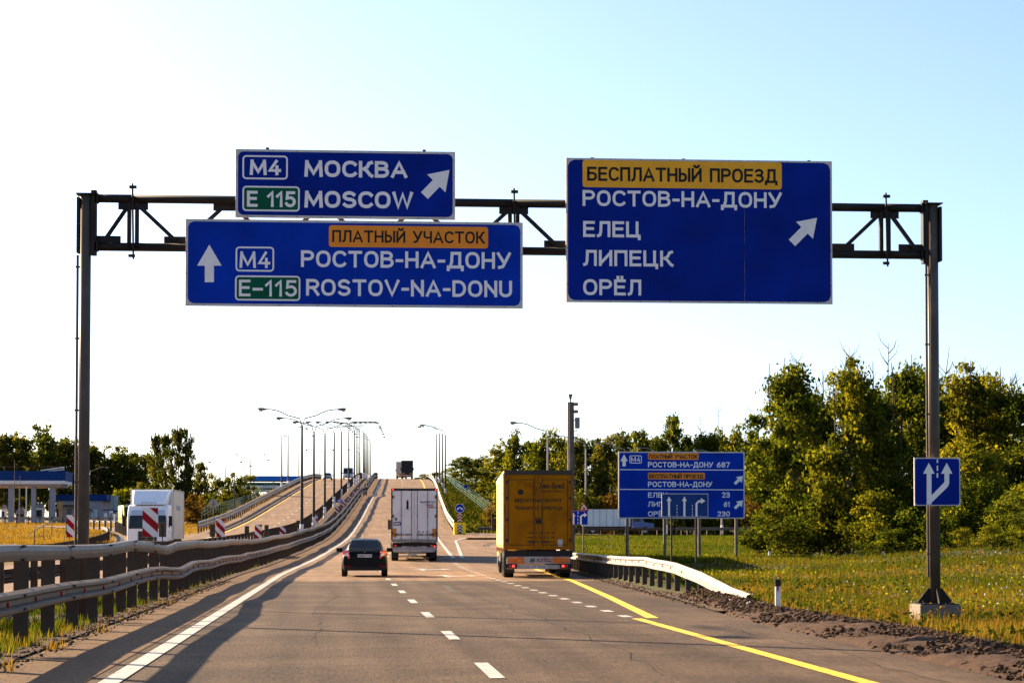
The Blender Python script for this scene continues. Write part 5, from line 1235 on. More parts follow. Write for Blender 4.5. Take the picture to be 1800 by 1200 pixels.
# ------------------------------------------------------------------ toll plaza on the left
dT = 300
def px(x, y, d=dT): return at(x, y, d)
g0 = 3.35
a = px(-60, 900); b = px(113, 900)
t = thing('toll_canopy', 'toll plaza canopy with blue fascia and white band on square grey columns', 'toll plaza', (a.x, a.y, g0))
W = b.x - a.x; z = lambda y: px(50, y).z - g0
MB().box(0, W, 0, 8, z(844), z(827)).obj('blue_fascia', BLDGB, t); MB().box(-.05, W-.08, -.06, 8, z(850), z(844)-.003).obj('white_band', BLDGW, t)
MB().box(.2, W-.6, .2, 8, z(855), z(850)-.003).obj('soffit_beam', mat('soffit', (.35, .25, .18), .7), t)
for x0, x1, dy in ((-30, -20, 0), (15, 24, 0), (55, 63, 0), (79, 86, 5), (87, 97, 0)):
    MB().box(px(x0, 9).x-a.x, px(x1, 9).x-a.x, dy+.4, dy+1.2, -.5, z(855)-.003).obj('column', BLDG, t)
mb = MB()
for k in range(9): mb.box(k*W/8-.02 - (.3 if k == 8 else 0), k*W/8+.02 - (.3 if k == 8 else 0), .5, .54, z(827), z(819))
mb.box(0, W-.3, .5, .54, z(819)-.04, z(819)); mb.obj('roof_railing', STEEL, t)
mb = MB(); mb.bar((W-3.4, .4, z(826)), (W-.2, .4, z(820)), .12, .15); mb.bar((W-2.4, .4, z(827)), (W-.2, .4, z(824)), .1, .1); mb.obj('roof_strut', BLDGW, t)
for x in (34, 46): 
    p = px(x, 900, 297); q = thing('thin_post', 'thin %s post under the toll canopy' % ('pink-grey left' if x == 34 else 'pale right'), 'post', (p.x, p.y, g0)); MB().tube([(0,0,-.3), (0,0,z(856))], .09, 8).obj('pole', BLDG if x == 34 else BLDGW, q)
    MB().box(-.14, .14, -.14, .14, -.2, .1).obj('foot', BLDG, q)
p = px(25, 900, 292); q = thing('lattice_mast', 'slim lattice mast standing in front of the toll canopy', 'mast', (p.x, p.y, g0 - .2))
mb = MB(); hm = px(25, 808, 292).z - g0 + .2
for s in (0, .75): mb.tube([(s, 0, 0), (s, 0, hm if s == 0 else hm*.75)], .035, 6)
mb.obj('upright', STEEL_D, q); mb = MB()
for k in range(14): mb.bar((0, 0, .4+k*hm*.72/14), (.75, 0, .4+k*hm*.72/14), .03, .03)
mb.obj('rung', STEEL_D, q)
for i, (x0, x1, ya) in enumerate(((2, 9, 893), (63, 75, 890), (28, 43, 898))):
    p = px((x0+x1)/2, 900, 303); w_ = (x1-x0)*303/FPX; q = thing('toll_booth', ['small white toll booth at the far left edge under the canopy', 'pale domed toll booth between the canopy columns', 'low grey toll cabinet under the canopy'][i], 'toll booth', (p.x, p.y, g0-.1))
    hb = px(x0, ya, 303).z - g0
    MB().box(-w_/2, w_/2, 0, 2, 0, hb).obj('cabin', BLDGW if i < 2 else BLDG, q, bevel=.03); MB().box(-w_/2+.1, w_/2-.1, -.02, 0, hb*.45, hb*.85).obj('window', GLASS, q)
    MB().hexa([(-w_/2-.05, -.05, hb), (w_/2+.05, -.05, hb), (w_/2+.05, 2.05, hb), (-w_/2-.05, 2.05, hb)], [(-w_*.2, .5, hb+.6), (w_*.2, .5, hb+.6), (w_*.2, 1.5, hb+.6), (-w_*.2, 1.5, hb+.6)]).obj('roof', BLDG, q)
a = px(98, 900, 306); b = px(187, 900, 306); W = b.x - a.x; z = lambda y: px(140, y, 306).z - g0
t = thing('toll_office', 'low grey toll office with deep blue fascia and an entrance canopy', 'building', (a.x, a.y, g0 - .05))
MB().box(.35, W-.7, .3, 9, -.4, z(879)).obj('wall', BLDG, t); MB().box(0, W, 0, 9.3, z(879)+.003, z(868)).obj('blue_fascia', BLDGB, t)
MB().box(.2, 1.0, .25, .3, 0, z(880)).obj('beige_panel', mat('beige_panel', (.36, .28, .17), .7), t)
w1 = MB().box(px(162, 9, 306).x-a.x, px(172, 9, 306).x-a.x, .25, .3, z(911), z(895)).obj('window_frame', BLDGW, t); MB().box(px(163, 9, 306).x-a.x, px(171, 9, 306).x-a.x, .235, .25, z(910), z(896)).obj('pane', WINDOW, w1)
MB().box(px(115, 9, 306).x-a.x, px(137, 9, 306).x-a.x, -1.2, .3, z(889), z(886.5)).obj('entrance_canopy', DARK, t); MB().box(px(120, 9, 306).x-a.x, px(128, 9, 306).x-a.x, .26, .3, 0, z(892)).obj('door', mat('grey_door', (.16, .15, .15), .6), t)
MB().box(px(102, 9, 306).x-a.x, px(105, 9, 306).x-a.x, .22, .3, z(912), z(894)).obj('side_opening', DARK, t)
m = MB().hexa([(px(155, 9, 306).x-a.x, -.8, z(890)), (px(166, 9, 306).x-a.x, -.8, z(898)), (px(166, 9, 306).x-a.x, .3, z(898)), (px(155, 9, 306).x-a.x, .3, z(890))], [(px(155, 9, 306).x-a.x, -.8, z(889)), (px(166, 9, 306).x-a.x, -.8, z(897)), (px(166, 9, 306).x-a.x, .3, z(897)), (px(155, 9, 306).x-a.x, .3, z(889))]).obj('side_awning', DARK, t)
for i, (x0, x1, ya, lab, mt) in enumerate(((181, 191, 896, 'small greenish cabin with blue roof beside the toll office', BLDG), (192, 199, 896, 'narrow white cabin with blue roof between the toll office and the ambulance', BLDGW), (200, 207, 898, 'grey narrow cabin left of the yellow ambulance', BLDG))):
    p = px((x0+x1)/2, 900, 296); w_ = (x1-x0)*296/FPX; q = thing('cabin', lab, 'cabin', (p.x, p.y, g0-.05)); hb = px(x0, ya, 296).z - g0
    MB().box(-w_/2, w_/2, 0, 1.6, 0, hb).obj('wall', mt, q, bevel=.02); MB().box(-w_/2-.04, w_/2+.04, -.04, 1.64, hb, hb+.14).obj('roof', BLDGB, q); MB().box(-w_*.3, w_*.25, -.015, 0, .1, hb*.8).obj('door', BLDGW if i != 1 else BLDG, q)
p = px(199, 900, 312); q = thing('notice_board', 'tall pale double panel board behind the ambulance', 'board', (p.x, p.y, g0)); zz = lambda y: px(199, y, 312).z - g0
for s in (0, 1): MB().box(-.68+.70*s, -.04+.72*s, 0, .1, zz(896), zz(871)).obj('panel', mat('pale_green_panel', (.36, .40, .38), .5), q)
MB().box(-.72, .72, .1, .16, zz(897), zz(870)).obj('frame', STEEL, q)
for s in (-.5, .5): MB().tube([(s, .2, -.2), (s, .2, zz(880))], .06, 8).obj('leg', STEEL, q)
for i, (x, d, yb, yt) in enumerate(((86, 285, 927, 876), (201, 230, 936, 902))):
    p = at(x, yb, d); q = thing('slim_post', ['thin dark post with a small camera on the grass bank by the toll road', 'short pale post on the grass bank near the oncoming lorry'][i], 'post', (p.x, p.y, p.z - .1)); hb = at(x, yt, d).z - p.z + .1
    MB().tube([(0,0,0), (0,0,hb)], .06, 8).obj('pole', STEEL_D if i == 0 else BLDGW, q); MB().box(-.12, .12, -.2, .1, hb, hb+.18).obj('head', DARK, q)
# green railings
def railing(name, label, pts, mt, h_=1.0, sp=2.0, nr=3):
    pts = [Vector(p) for p in pts]; t = thing(name, label, 'railing', pts[0]); o = pts[0]
    pmsh = MB().tube([(0,0,-.1), (0,0,h_)], .04, 6).mesh('post', mt); t_ = 0
    for a, b in zip(pts[:-1], pts[1:]):
        n = max(1, int((b-a).length / sp))
        for k in range(n): link('post', pmsh, t, a + (b-a)*k/n - o)
        for r in range(nr):
            dz = Vector((0, 0, h_*(r+1)/nr - .02)); MB().bar(a-o+dz, b-o+dz, .06, .06).obj('rail', mt, t)
    link('post', pmsh, t, pts[-1] - o); return t
GP = mat('dark_green_railing', (.008, .05, .035), .5)
def slope(pts): return [Vector((p.x, p.y, max(p.z, tz(p.x, p.y) + .05))) for p in pts]
railing('railing', 'green stair railing running down the right embankment beside the round blue sign', slope([at(783, 838, 372), at(800, 858, 352), at(835, 885, 330), at(868, 913, 310)]), GREEN_P, 1.1, 3)
railing('railing', 'dark green railing behind the first one on the right embankment, nearer the trees', slope([at(790, 848, 385), at(822, 866, 368), at(850, 888, 350), at(880, 908, 335)]), GP, 1.1, 3)
railing('railing', 'green stair railing climbing the left embankment towards the flyover', slope([at(434, 883, 352), at(455, 872, 362), at(466, 862, 370), at(482, 858, 374)]), GP, 1.1, 2.4)
railing('railing', 'dark green fence at the foot of the left embankment beside the round sign', slope([at(355, 912, 250), at(376, 900, 262), at(400, 897, 280), at(432, 884, 345)]), GP, 1.2, 3)
railing('railing', 'low dark railing on the dry grass bank by the left gantry post', slope([at(60, 957, 150), at(91, 937, 175), at(116, 937, 178)]), GP, 1.0, 9, 1)
# distant flyover on the left
a = at(428, 845, 560); b = at(545, 845, 600)
t = thing('distant_bridge', 'distant bridge with blue fascia and green and white girders behind the left embankment', 'bridge', (a.x, a.y, a.z))
MB().box(0, b.x-a.x, 0, 10, .05, 1.3).obj('blue_fascia', mat('bright_blue_fascia', (.01, .13, .48), .5), t)
MB().box(-1.3, 12, .2, 10, -1.05, -.35).obj('green_girder', GREEN_P, t); MB().box(-1.3, 10, .3, 10, -1.8, -1.06).obj('white_girder', BLDGW, t); MB().box(-1.3, 9, .35, 10, -2.15, -1.81).obj('lower_green_girder', GREEN_P, t); MB().box(-1.3, 7, .4, 10, -2.6, -2.16).obj('lower_white_girder', BLDGW, t)
for x in (-.5, 6, 13): MB().box(x, x+.8, 2, 8, -14, -1.9 if x > 0 else -2.6).obj('pier', CONCRETE, t)
# overhead wire across the far road
mb = MB(); p0 = at(540, 775, 520); p1 = at(772, 783, 440); pts = [p0.lerp(p1, k/12) - Vector((0, 0, 1.2*4*(k/12)*(1-k/12))) for k in range(13)]
mb.tube(pts, .025, 4, cap=False); wi = mb.obj('overhead_wire', mat('wire', (.35, .25, .15), .6)); tag(wi, 'thin sagging wire strung across the flyover between distant lamps', 'wire')

# litter at the road edge
for (x, y, r_, lab) in ((1341, 1070, .10, 'crumpled white litter at the road edge near the marker post'), (1420, 1078, .06, 'small white scrap of litter on the earth right of the marker post'), (1455, 1080, .04, 'tiny white scrap of litter at the edge of the verge')):
    p = onZ(x, y, 0); mb = MB()
    for k in range(4):
        a = k * 1.7; mb.hexa([(-r_*.5, -r_*.3, 0), (r_*.5, -r_*.25, 0), (r_*.4, r_*.3, 0), (-r_*.4, r_*.2, 0)], [(-r_*.3 + .1*r_*math.sin(a), -r_*.2, r_*.5), (r_*.35, -r_*.1*k, r_*.45), (r_*.2, r_*.2, r_*.6), (-r_*.3, r_*.15, r_*.4)]) if k == 0 else None
    o = mb.obj('litter', REFW, loc=(p.x, p.y, tz(p.x, p.y) + .10)); tag(o, lab, 'litter')
# ------------------------------------------------------------------ vegetation
def leaf_mat(name, c1, c2, c3, gloss=.0, tr=.42):
    m = bpy.data.materials.new(name); m.use_nodes = True; nt = m.node_tree; N = nt.nodes; L = nt.links
    N.remove(N['Principled BSDF']); out = N['Material Output']
    at_ = N.new('ShaderNodeAttribute'); at_.attribute_name = 'tint'
    oi = N.new('ShaderNodeObjectInfo')
    cr = N.new('ShaderNodeValToRGB'); e = cr.color_ramp.elements
    e[0].position = 0; e[0].color = (*c1, 1); e[1].position = 1; e[1].color = (*c3, 1); k = e.new(.5); k.color = (*c2, 1)
    ad = N.new('ShaderNodeMath'); ad.operation = 'MULTIPLY_ADD'; L.new(oi.outputs['Random'], ad.inputs[0]); ad.inputs[1].default_value = .35
    L.new(at_.outputs['Fac'], ad.inputs[2]); sb = N.new('ShaderNodeMath'); sb.operation = 'SUBTRACT'; L.new(ad.outputs[0], sb.inputs[0]); sb.inputs[1].default_value = .17
    L.new(sb.outputs[0], cr.inputs[0])
    d = N.new('ShaderNodeBsdfDiffuse'); t = N.new('ShaderNodeBsdfTranslucent'); g = N.new('ShaderNodeBsdfGlossy'); g.inputs['Roughness'].default_value = .38
    g.inputs['Color'].default_value = (.9, .9, .8, 1)
    L.new(cr.outputs[0], d.inputs['Color'])
    tc = N.new('ShaderNodeMix'); tc.data_type = 'RGBA'; tc.blend_type = 'MULTIPLY'; tc.inputs['Factor'].default_value = 1; L.new(cr.outputs[0], tc.inputs['A']); tc.inputs['B'].default_value = (1.9, 1.7, .7, 1)
    L.new(tc.outputs['Result'], t.inputs['Color'])
    mx = N.new('ShaderNodeMixShader'); mx.inputs[0].default_value = tr; L.new(d.outputs[0], mx.inputs[1]); L.new(t.outputs[0], mx.inputs[2])
    m2 = N.new('ShaderNodeMixShader'); m2.inputs[0].default_value = gloss; L.new(mx.outputs[0], m2.inputs[1]); L.new(g.outputs[0], m2.inputs[2])
    L.new(m2.outputs[0], out.inputs['Surface']); return m
LEAF = leaf_mat('leaf_green', (.012, .021, .004), (.038, .054, .008), (.145, .148, .014))
LEAFY = leaf_mat('leaf_yellowing', (.020, .030, .005), (.062, .074, .009), (.20, .170, .014))
LEAFD = leaf_mat('leaf_dark', (.018, .025, .007), (.042, .050, .010), (.12, .108, .018))
LEAFO = leaf_mat('leaf_dry_shrub', (.04, .026, .008), (.075, .045, .012), (.13, .075, .016))
GRASSM = leaf_mat('grass_blade', (.024, .042, .004), (.050, .068, .007), (.12, .095, .016), 0, .35)
GRASSG = leaf_mat('dry_grass_blade', (.10, .066, .014), (.15, .092, .018), (.20, .125, .03), 0, .35)

def quads(C, size, rng, flat=.0):
    "one folded-ish leaf quad per centre"
    n = len(C); nrm = rng.normal(size=(n, 3)); nrm[:, 2] = np.abs(nrm[:, 2]) * (1 + flat); nrm /= np.linalg.norm(nrm, axis=1)[:, None]
    a = np.cross(nrm, rng.normal(size=(n, 3))); a /= np.linalg.norm(a, axis=1)[:, None]; b = np.cross(nrm, a)
    s_ = size * rng.uniform(.6, 1.35, n)[:, None]
    v = np.stack([C - a*s_*.5, C + b*s_*.32 - a*s_*.05, C + a*s_*.55, C - b*s_*.32], 1)
    return v.reshape(-1, 3)
def leaf_mesh(name, C, tint, size, m, rng):
    V_ = quads(C, size, rng); n = len(C); me = bpy.data.meshes.new(name)
    me.vertices.add(n*4); me.vertices.foreach_set('co', V_.ravel().astype(np.float32))
    me.loops.add(n*4); me.loops.foreach_set('vertex_index', np.arange(n*4, dtype=np.int32))
    me.polygons.add(n); me.polygons.foreach_set('loop_start', np.arange(0, n*4, 4, dtype=np.int32))
    at_ = me.attributes.new('tint', 'FLOAT', 'FACE'); at_.data.foreach_set('value', tint.astype(np.float32))
    me.materials.append(m); me.update(calc_edges=True); me.validate(); return me
def tree_parts(seed, H, R, kind, nclump, nleaf, size, m, bare=0):
    g = np.random.default_rng(seed); r_ = random.Random(seed); limbs = []
    mb = MB(); lean = g.normal(size=2) * .02 * H
    tp = [Vector((lean[0]*(k/8)**1.5 + .06*math.sin(k*1.3+seed), lean[1]*(k/8)**1.5, H*.93*k/8)) for k in range(9)]
    mb.tube([tp[0] - Vector((0, 0, .4))] + tp, [.19*H/11] + [(.17*(1 - k/9.3) + .02)*H/11 for k in range(9)], 8)
    z0 = {'poplar': .10, 'round': .14, 'bush': .0, 'open': .22}[kind] * H
    cl = []
    nl = 26 if kind != 'bush' else 14
    for i in range(nl):
        u = (i + r_.random()) / nl; z = z0 + (H*.95 - z0) * u; a = r_.random() * 6.283 
        prof = {'poplar': (math.sin(math.pi * min(1, .16 + u*.80)) ** .55), 'round': math.sin(math.pi * (.13 + u*.80)) ** .6, 'bush': math.cos(u*1.45) ** .5, 'open': math.sin(math.pi * (.12 + u*.82)) ** .6}[kind]
        ln = R * prof * r_.uniform(.55, 1.15)
        base = tp[min(8, int(u*8.2*.85 + (1 if kind != 'bush' else 0)))] if kind != 'bush' else tp[min(3, i % 4)]
        tip = Vector((base.x + math.cos(a)*ln, base.y + math.sin(a)*ln, z + ln*.25))
        mid = base.lerp(tip, .5) + Vector((0, 0, -.06*ln)); rr = .045 * H/11 * (1.25 - u)
        mb.tube([base, mid, tip], [rr, rr*.6, rr*.2], 5, cap=False)
        limbs.append((base, mid, tip, ln))
        k = max(2, int(nclump / nl + r_.random()))
        for j in range(k):
            w = r_.uniform(.35, 1.08); c = (base.lerp(tip, w)) + Vector(g.normal(size=3) * (.16*R))
            cl.append((c, r_.uniform(.35, 1.0) * R * .27, r_.random()))
    for j in range(max(3, nclump // 12)):
        c = tp[8] + Vector((r_.gauss(0, .16*R), r_.gauss(0, .16*R), r_.uniform(-.12, .05)*H)); cl.append((c, R*.22, r_.random()))
    C = []; T = []
    per = nleaf // len(cl)
    for c, rad, tn in cl:
        d = g.normal(size=(per, 3)); d /= np.linalg.norm(d, axis=1)[:, None]; q = rad * (g.uniform(.15, 1.15, per) ** .6 * np.where(g.random(per) < .28, g.uniform(1.1, 2.0, per), 1))[:, None]
        P_ = d * q * np.array([1.15, 1.15, .8]) + np.array(c); C.append(P_)
        T.append(np.clip(g.normal(.25 + .5*tn, .18, per), 0, 1))
    C = np.concatenate(C); T = np.concatenate(T); ok = C[:, 2] > .05; C = C[ok]; T = T[ok]
    crown = leaf_mesh('crown', C, T, size, m, g)
    trunk = mb.mesh('trunk', BARK)
    tw = None
    if bare:
        q = MB()
        for i in range(bare):
            b = tp[7] + Vector((r_.gauss(0, .3*R), r_.gauss(0, .2*R), r_.uniform(-.05, .05)*H)); L_ = r_.uniform(.15, .30)*H; t_ = b + Vector((r_.gauss(0, .12)*L_, 0, L_))
            q.tube([b - Vector((0, 0, .1*H)), b.lerp(t_, .5) + Vector((r_.gauss(0, .04)*L_, 0, 0)), t_], [.06, .045, .02], 5, cap=False)
            for j in range(4):
                s = b.lerp(t_, r_.uniform(.25, .85)); q.tube([s, s + Vector((r_.choice((-1, 1))*r_.uniform(.06, .16)*L_, 0, r_.uniform(.1, .25)*L_))], [.022, .010], 4, cap=False)
        tw = q.mesh('bare_twigs', TWIG)
    return crown, trunk, tw
LIB = {}
def lib(key, *a, **k):
    LIB[key] = tree_parts(*a, **k)
for i in range(4): lib(('near', i), 11 + i, 10.5, 2.9, 'poplar', 130, 17000, .25, (LEAF, LEAFY, LEAF, LEAF)[i], bare=4)
for i in range(2): lib(('under', i), 31 + i, 5.0, 2.6, 'bush', 60, 7000, .20, (LEAFY, LEAF)[i])
for i in range(4): lib(('mid', i), 51 + i, 11, 3.3, ('poplar', 'round', 'poplar', 'open')[i], 90, 6000, .38, (LEAF, LEAFY, LEAF, LEAFD)[i], bare=(2 if i == 0 else 0))
for i in range(4): lib(('far', i), 71 + i, 12, 4.0, ('round', 'poplar', 'round', 'open')[i], 80, 4200, .52, (LEAFD, LEAFD, LEAF, LEAFD)[i])
for i in range(3): lib(('shrub', i), 91 + i, 3.0, 2.2, 'bush', 40, 2600, .26, (LEAFD, LEAFO, LEAF)[i])
rt = random.Random(21)
def plant(kind, i, x, y, z, s, label, cat='tree', name='tree', group=None, sx=1.0, bare=True):
    c, tr, tw = LIB[(kind, i)]
    t = thing(name, label, cat, (x, y, z), rt.uniform(0, 6.283), group)
    link('trunk' if name != 'shrub' else 'stem', tr, t); link('crown' if name != 'shrub' else 'foliage', c, t)
    if tw and bare: link('bare_twigs', tw, t, rot=(0, 0, -t.rotation_euler.z))
    t.scale = (s*sx, s*sx, s); return t
def by_px(kind, i, x, yb, yt, d, wpx, label, **k):
    H0 = {'near': 10.5, 'under': 5.0, 'mid': 11, 'far': 12, 'shrub': 3.0}[kind]; R0 = {'near': 2.9, 'under': 2.6, 'mid': 3.3, 'far': 4.0, 'shrub': 2.2}[kind]
    p = at(x, yb, d); z = tz(p.x, p.y) - .05; H = at(x, yt, d).z - z; s = H / H0; sx = (wpx * d / FPX / 2) / (R0 * s)
    return plant(kind, i, p.x, p.y, z, s, label, sx=sx, **k)
# big trees on the right
G1 = 'tall trees right of the direction board'
for a in ((1, 0, 1398, 1005, 648, 112, 105, 'tall leafy tree just right of the direction board, with bare twigs on top'),
          (0, 2, 1372, 1000, 800, 118, 90, 'lower broad tree leaning out behind the right end of the direction board'),
          (1, 1, 1492, 1008, 652, 108, 100, 'tall tree with a dark visible trunk, second from the direction board'),
          (1, 3, 1448, 1000, 700, 124, 90, 'tree filling the gap behind the two foremost tall trees'),
          (1, 2, 1575, 1003, 648, 110, 110, 'broad yellow-green tree left of the right gantry post'),
          (1, 0, 1640, 1000, 672, 120, 90, 'tree directly behind the right gantry post'),
          (1, 1, 1712, 990, 660, 114, 110, 'tall tree right of the gantry post, with bare leaning branches'),
          (1, 3, 1775, 985, 680, 118, 100, 'tree near the right edge of the picture'),
          (1, 2, 1835, 985, 690, 112, 120, 'tree cut off by the right edge of the picture'),
          (1, 1, 1535, 1000, 725, 128, 100, 'dark tree between the tall ones, left of the gantry post'),
          (1, 0, 1680, 990, 735, 130, 100, 'dark tree behind the square arrow sign'),
          (1, 3, 1425, 1000, 690, 126, 95, 'tree showing between the two foremost tall trees'),
          (1, 0, 1532, 1000, 690, 124, 95, 'leafy tree left of the broad yellow-green one'),
          (1, 1, 1612, 1000, 700, 126, 90, 'tree between the broad yellow-green tree and the gantry post'),
          (1, 2, 1745, 990, 705, 124, 100, 'dull green tree in the gap near the right edge'),
          (1, 3, 1905, 985, 660, 120, 120, 'tree outside the right edge of the picture')):
    by_px('near', a[1], a[2], a[3], a[4], a[5], a[6]*1.4, a[7], group=G1)
G2 = 'bushes below the tall trees on the right'
for j, (i, x, yt, d, w, lab) in enumerate(((0, 1375, 890, 106, 110, 'bush at the foot of the tree beside the direction board'), (1, 1440, 870, 108, 120, 'dark bush between the two foremost tall trunks'), (0, 1545, 868, 104, 120, 'yellow-green bush left of the right gantry post'),
     (1, 1610, 850, 106, 110, 'bush right behind the base of the right gantry post'), (1, 1690, 845, 100, 130, 'green bush below the square arrow sign'), (1, 1772, 872, 92, 110, 'bright green bush near the right edge'), (0, 1830, 850, 95, 130, 'golden bush at the right edge'),
     (0, 1740, 800, 104, 150, 'large golden-brown bush right of the square arrow sign'), (1, 1500, 880, 112, 110, 'low bush beside the dark visible trunk'), (1, 1340, 905, 118, 70, 'small bush just behind the last leg of the direction board'))):
    by_px('under', i, x, 1000, yt, d, w*1.2, lab, cat='bush', name='shrub', group=G2)
for j, (x, yt, d, w, yb, lab) in enumerate(((1745, 925, 84, 60, 978, 'low golden-green shrub on the grassy rise near the right edge'), (1790, 905, 86, 70, 975, 'shrub at the right edge on the grassy rise'), (1700, 930, 90, 50, 985, 'small shrub right of the gantry post on the slope'), (1560, 930, 98, 70, 1002, 'low bright green shrub left of the gantry post foot'))):
    by_px('under', j % 2, x, yb, yt, d, w*1.3, lab, cat='bush', name='shrub', group=G2)
def bare_tree(x, yt, d, lean, label):
    d += 16 if d < 200 else 45
    p = at(x, 1000, d); z = tz(p.x, p.y) - .1; H = at(x, yt, d).z - z; r_ = random.Random(int(x))
    t = thing('bare_tree', label, 'tree', (p.x, p.y, z)); mb = MB()
    P = [Vector((lean*H*(k/8)**2.2 - lean*H + .05*math.sin(k*1.9+x), .04*math.cos(k*1.3), H*k/8)) for k in range(9)]
    mb.tube(P, [.12, .11, .10, .09, .075, .055, .04, .028, .012], 6); mb.obj('trunk', TWIG, t, smooth=True)
    mb = MB()
    for k in range(16):
        u = r_.uniform(.62, .985); i = int(u*8); b = P[i].lerp(P[i+1], u*8-i); s_ = r_.choice((-1, 1)); L_ = r_.uniform(.03, .085)*H
        m = b + Vector((s_*L_*.4, r_.uniform(-.2, .2)*L_, L_*.45)); e = m + Vector((s_*L_*.2, 0, L_*.6)); mb.tube([b, m, e], [.022, .015, .006], 4, cap=False)
    mb.obj('branches', TWIG, t)
for x, yt, d, ln, lab in ((1402, 628, 110, .005, 'bare twig-like trunk above the tree beside the direction board'), (1494, 610, 106, .01, 'tall bare stem above the dark-trunked tree'), (1563, 602, 108, -.01, 'bare stem above the broad yellow-green tree'), (1672, 608, 109, .09, 'bare tree leaning right just beyond the gantry post'), (1684, 640, 111, .04, 'shorter bare tree beside the leaning one'), (1702, 655, 118, .03, 'slim bare tree right of the leaning ones'), (1778, 660, 112, .05, 'bare leaning stem near the right edge'),
    (1264, 712, 262, .01, 'distant bare stem above the direction board'), (1322, 716, 258, -.03, 'bare forked stem right of the direction board'), (1334, 718, 260, .02, 'bare stem next to the forked one'), (1232, 728, 265, .0, 'short distant bare stem above the board'), (1166, 734, 262, -.02, 'leftmost distant bare stem above the board')):
    bare_tree(x, yt, d, ln, lab)
# middle distance on the right
G3 = 'woodland behind the exit road'; mids_ = [(812, 805, 300, 60), (838, 806, 292, 60), (862, 812, 285, 50), (882, 790, 300, 60), (905, 768, 290, 55), (932, 782, 300, 60), (951, 770, 285, 62), (985, 768, 290, 60), (1012, 776, 278, 55), (1040, 776, 290, 60), (1066, 774, 280, 60), (1096, 768, 292, 60), (1126, 763, 284, 60), (1156, 770, 290, 55),
      (1186, 738, 282, 70), (1216, 768, 290, 60), (1243, 764, 280, 62), (1272, 766, 290, 60), (1298, 760, 276, 60), (1322, 765, 285, 60), (1350, 770, 275, 70), (1380, 775, 280, 70), (825, 850, 330, 60), (852, 850, 320, 60), (1075, 800, 310, 70), (1140, 800, 310, 70), (1210, 800, 312, 70), (1280, 800, 308, 70), (960, 800, 315, 70), (1010, 805, 312, 70)]
side = lambda x: 'above the exit road curve' if x < 870 else 'behind the yellow lorry' if x < 1005 else 'left of the direction board' if x < 1087 else 'above the direction board' if x < 1310 else 'right of the direction board'
ONAMES = ['first', 'second', 'third', 'fourth', 'fifth', 'sixth', 'seventh', 'eighth', 'ninth', 'tenth', 'eleventh', 'twelfth', 'thirteenth', 'fourteenth', 'fifteenth']
mids_.sort(); cnt = {}
def nth(key): cnt[key] = cnt.get(key, 0) + 1; return ONAMES[min(cnt[key], 15) - 1]
for k, (x, yt, d, w) in enumerate(mids_):
    i = rt.choice((0, 1, 2, 3))
    if x < 885: d = 430 + (x % 7)*6
    if x in (951, 838, 862, 1350, 1298): i = 1
    by_px('mid', i, x, 925, yt, d, w*1.15, nth('m' + side(x)) + ' from the left of the woodland trees ' + side(x) + (', yellowing' if i == 1 else ''), group=G3)
for k in range(34):
    x = 872 + k*15.2 + rt.uniform(-6, 6); i = rt.choice((0, 1, 2)); d = rt.uniform(262, 276)
    by_px('shrub', i, x, 930, rt.uniform(870, 898), d, rt.uniform(36, 60), nth('b' + side(x)) + ' low bush from the left, ' + side(x), cat='bush', name='shrub', group='bushes at the wood edge')
# trees seen over the right side of the flyover
for k, (x, yt, d, w) in enumerate(((748, 832, 640, 22), (766, 830, 620, 22), (790, 838, 560, 26), (805, 830, 480, 30), (735, 838, 660, 18), (778, 842, 600, 24))):
    by_px('far', k % 4, x, 860, yt, d, w*1.4, ['second', 'third', 'fifth', 'last', 'first', 'fourth'][k] + ' from left of the distant trees over the flyover edge', group='distant trees over the flyover edge')
# left wood
G4 = 'wood behind the toll plaza'
sideL = lambda x: 'far left above the toll canopy' if x < 130 else 'between the gantry post and the oncoming lorry' if x < 250 else 'above the white oncoming lorry' if x < 345 else 'beside the left embankment'
left = [(-20, 762, 370, 80), (8, 765, 365, 60), (38, 768, 372, 70), (75, 757, 366, 55), (100, 778, 374, 60), (128, 776, 368, 60), (150, 782, 376, 60), (172, 786, 370, 60), (195, 800, 376, 60), (214, 793, 372, 52), (236, 798, 378, 55), (256, 800, 372, 50), (22, 800, 385, 80), (60, 800, 388, 80), (110, 805, 390, 80), (180, 810, 388, 80), (225, 825, 388, 70)]
left.sort()
for x, yt, d, w in left:
    i = 2 if x in (214, 100) else rt.choice((0, 1, 2, 3)); by_px('far', i, x, 905, yt, d, w*1.15, nth('l' + sideL(x)) + ' from the left of the wood trees ' + sideL(x), group=G4)
for x, yt, d, w, lab in ((274, 764, 350, 24, 'left one of three slim tall trees above the oncoming lorry'), (291, 764, 348, 22, 'middle one of three slim tall trees above the oncoming lorry'), (313, 752, 346, 30, 'tallest slim tree standing alone right of the oncoming lorry'), (353, 812, 350, 20, 'short slim tree standing alone left of the flyover')):
    by_px('far', 1, x, 900, yt, d, w*1.5, lab)
b_ = by_px('mid', 3, 332, 900, 775, 345, 26, 'sparse thin birch just right of the tallest slim tree')
for k, (x, yt, d, w) in enumerate(((285, 840, 352, 50), (318, 845, 346, 50), (345, 848, 350, 45), (368, 846, 352, 45), (390, 848, 350, 45), (412, 842, 356, 40), (428, 838, 372, 36), (340, 870, 300, 50), (365, 872, 310, 46), (395, 868, 330, 46), (330, 880, 280, 46), (250, 860, 340, 50), (210, 862, 345, 50), (420, 862, 365, 40))):
    i = 1 if k in (10, 7) else 0 if k % 2 else 2; by_px('shrub', i, x, 905, yt, d, w*1.3, nth('s' + sideL(x + 20)) + (' high' if k < 7 else ' low') + ' bush ' + sideL(x + 20), cat='bush', name='shrub', group='bushes left of the flyover')

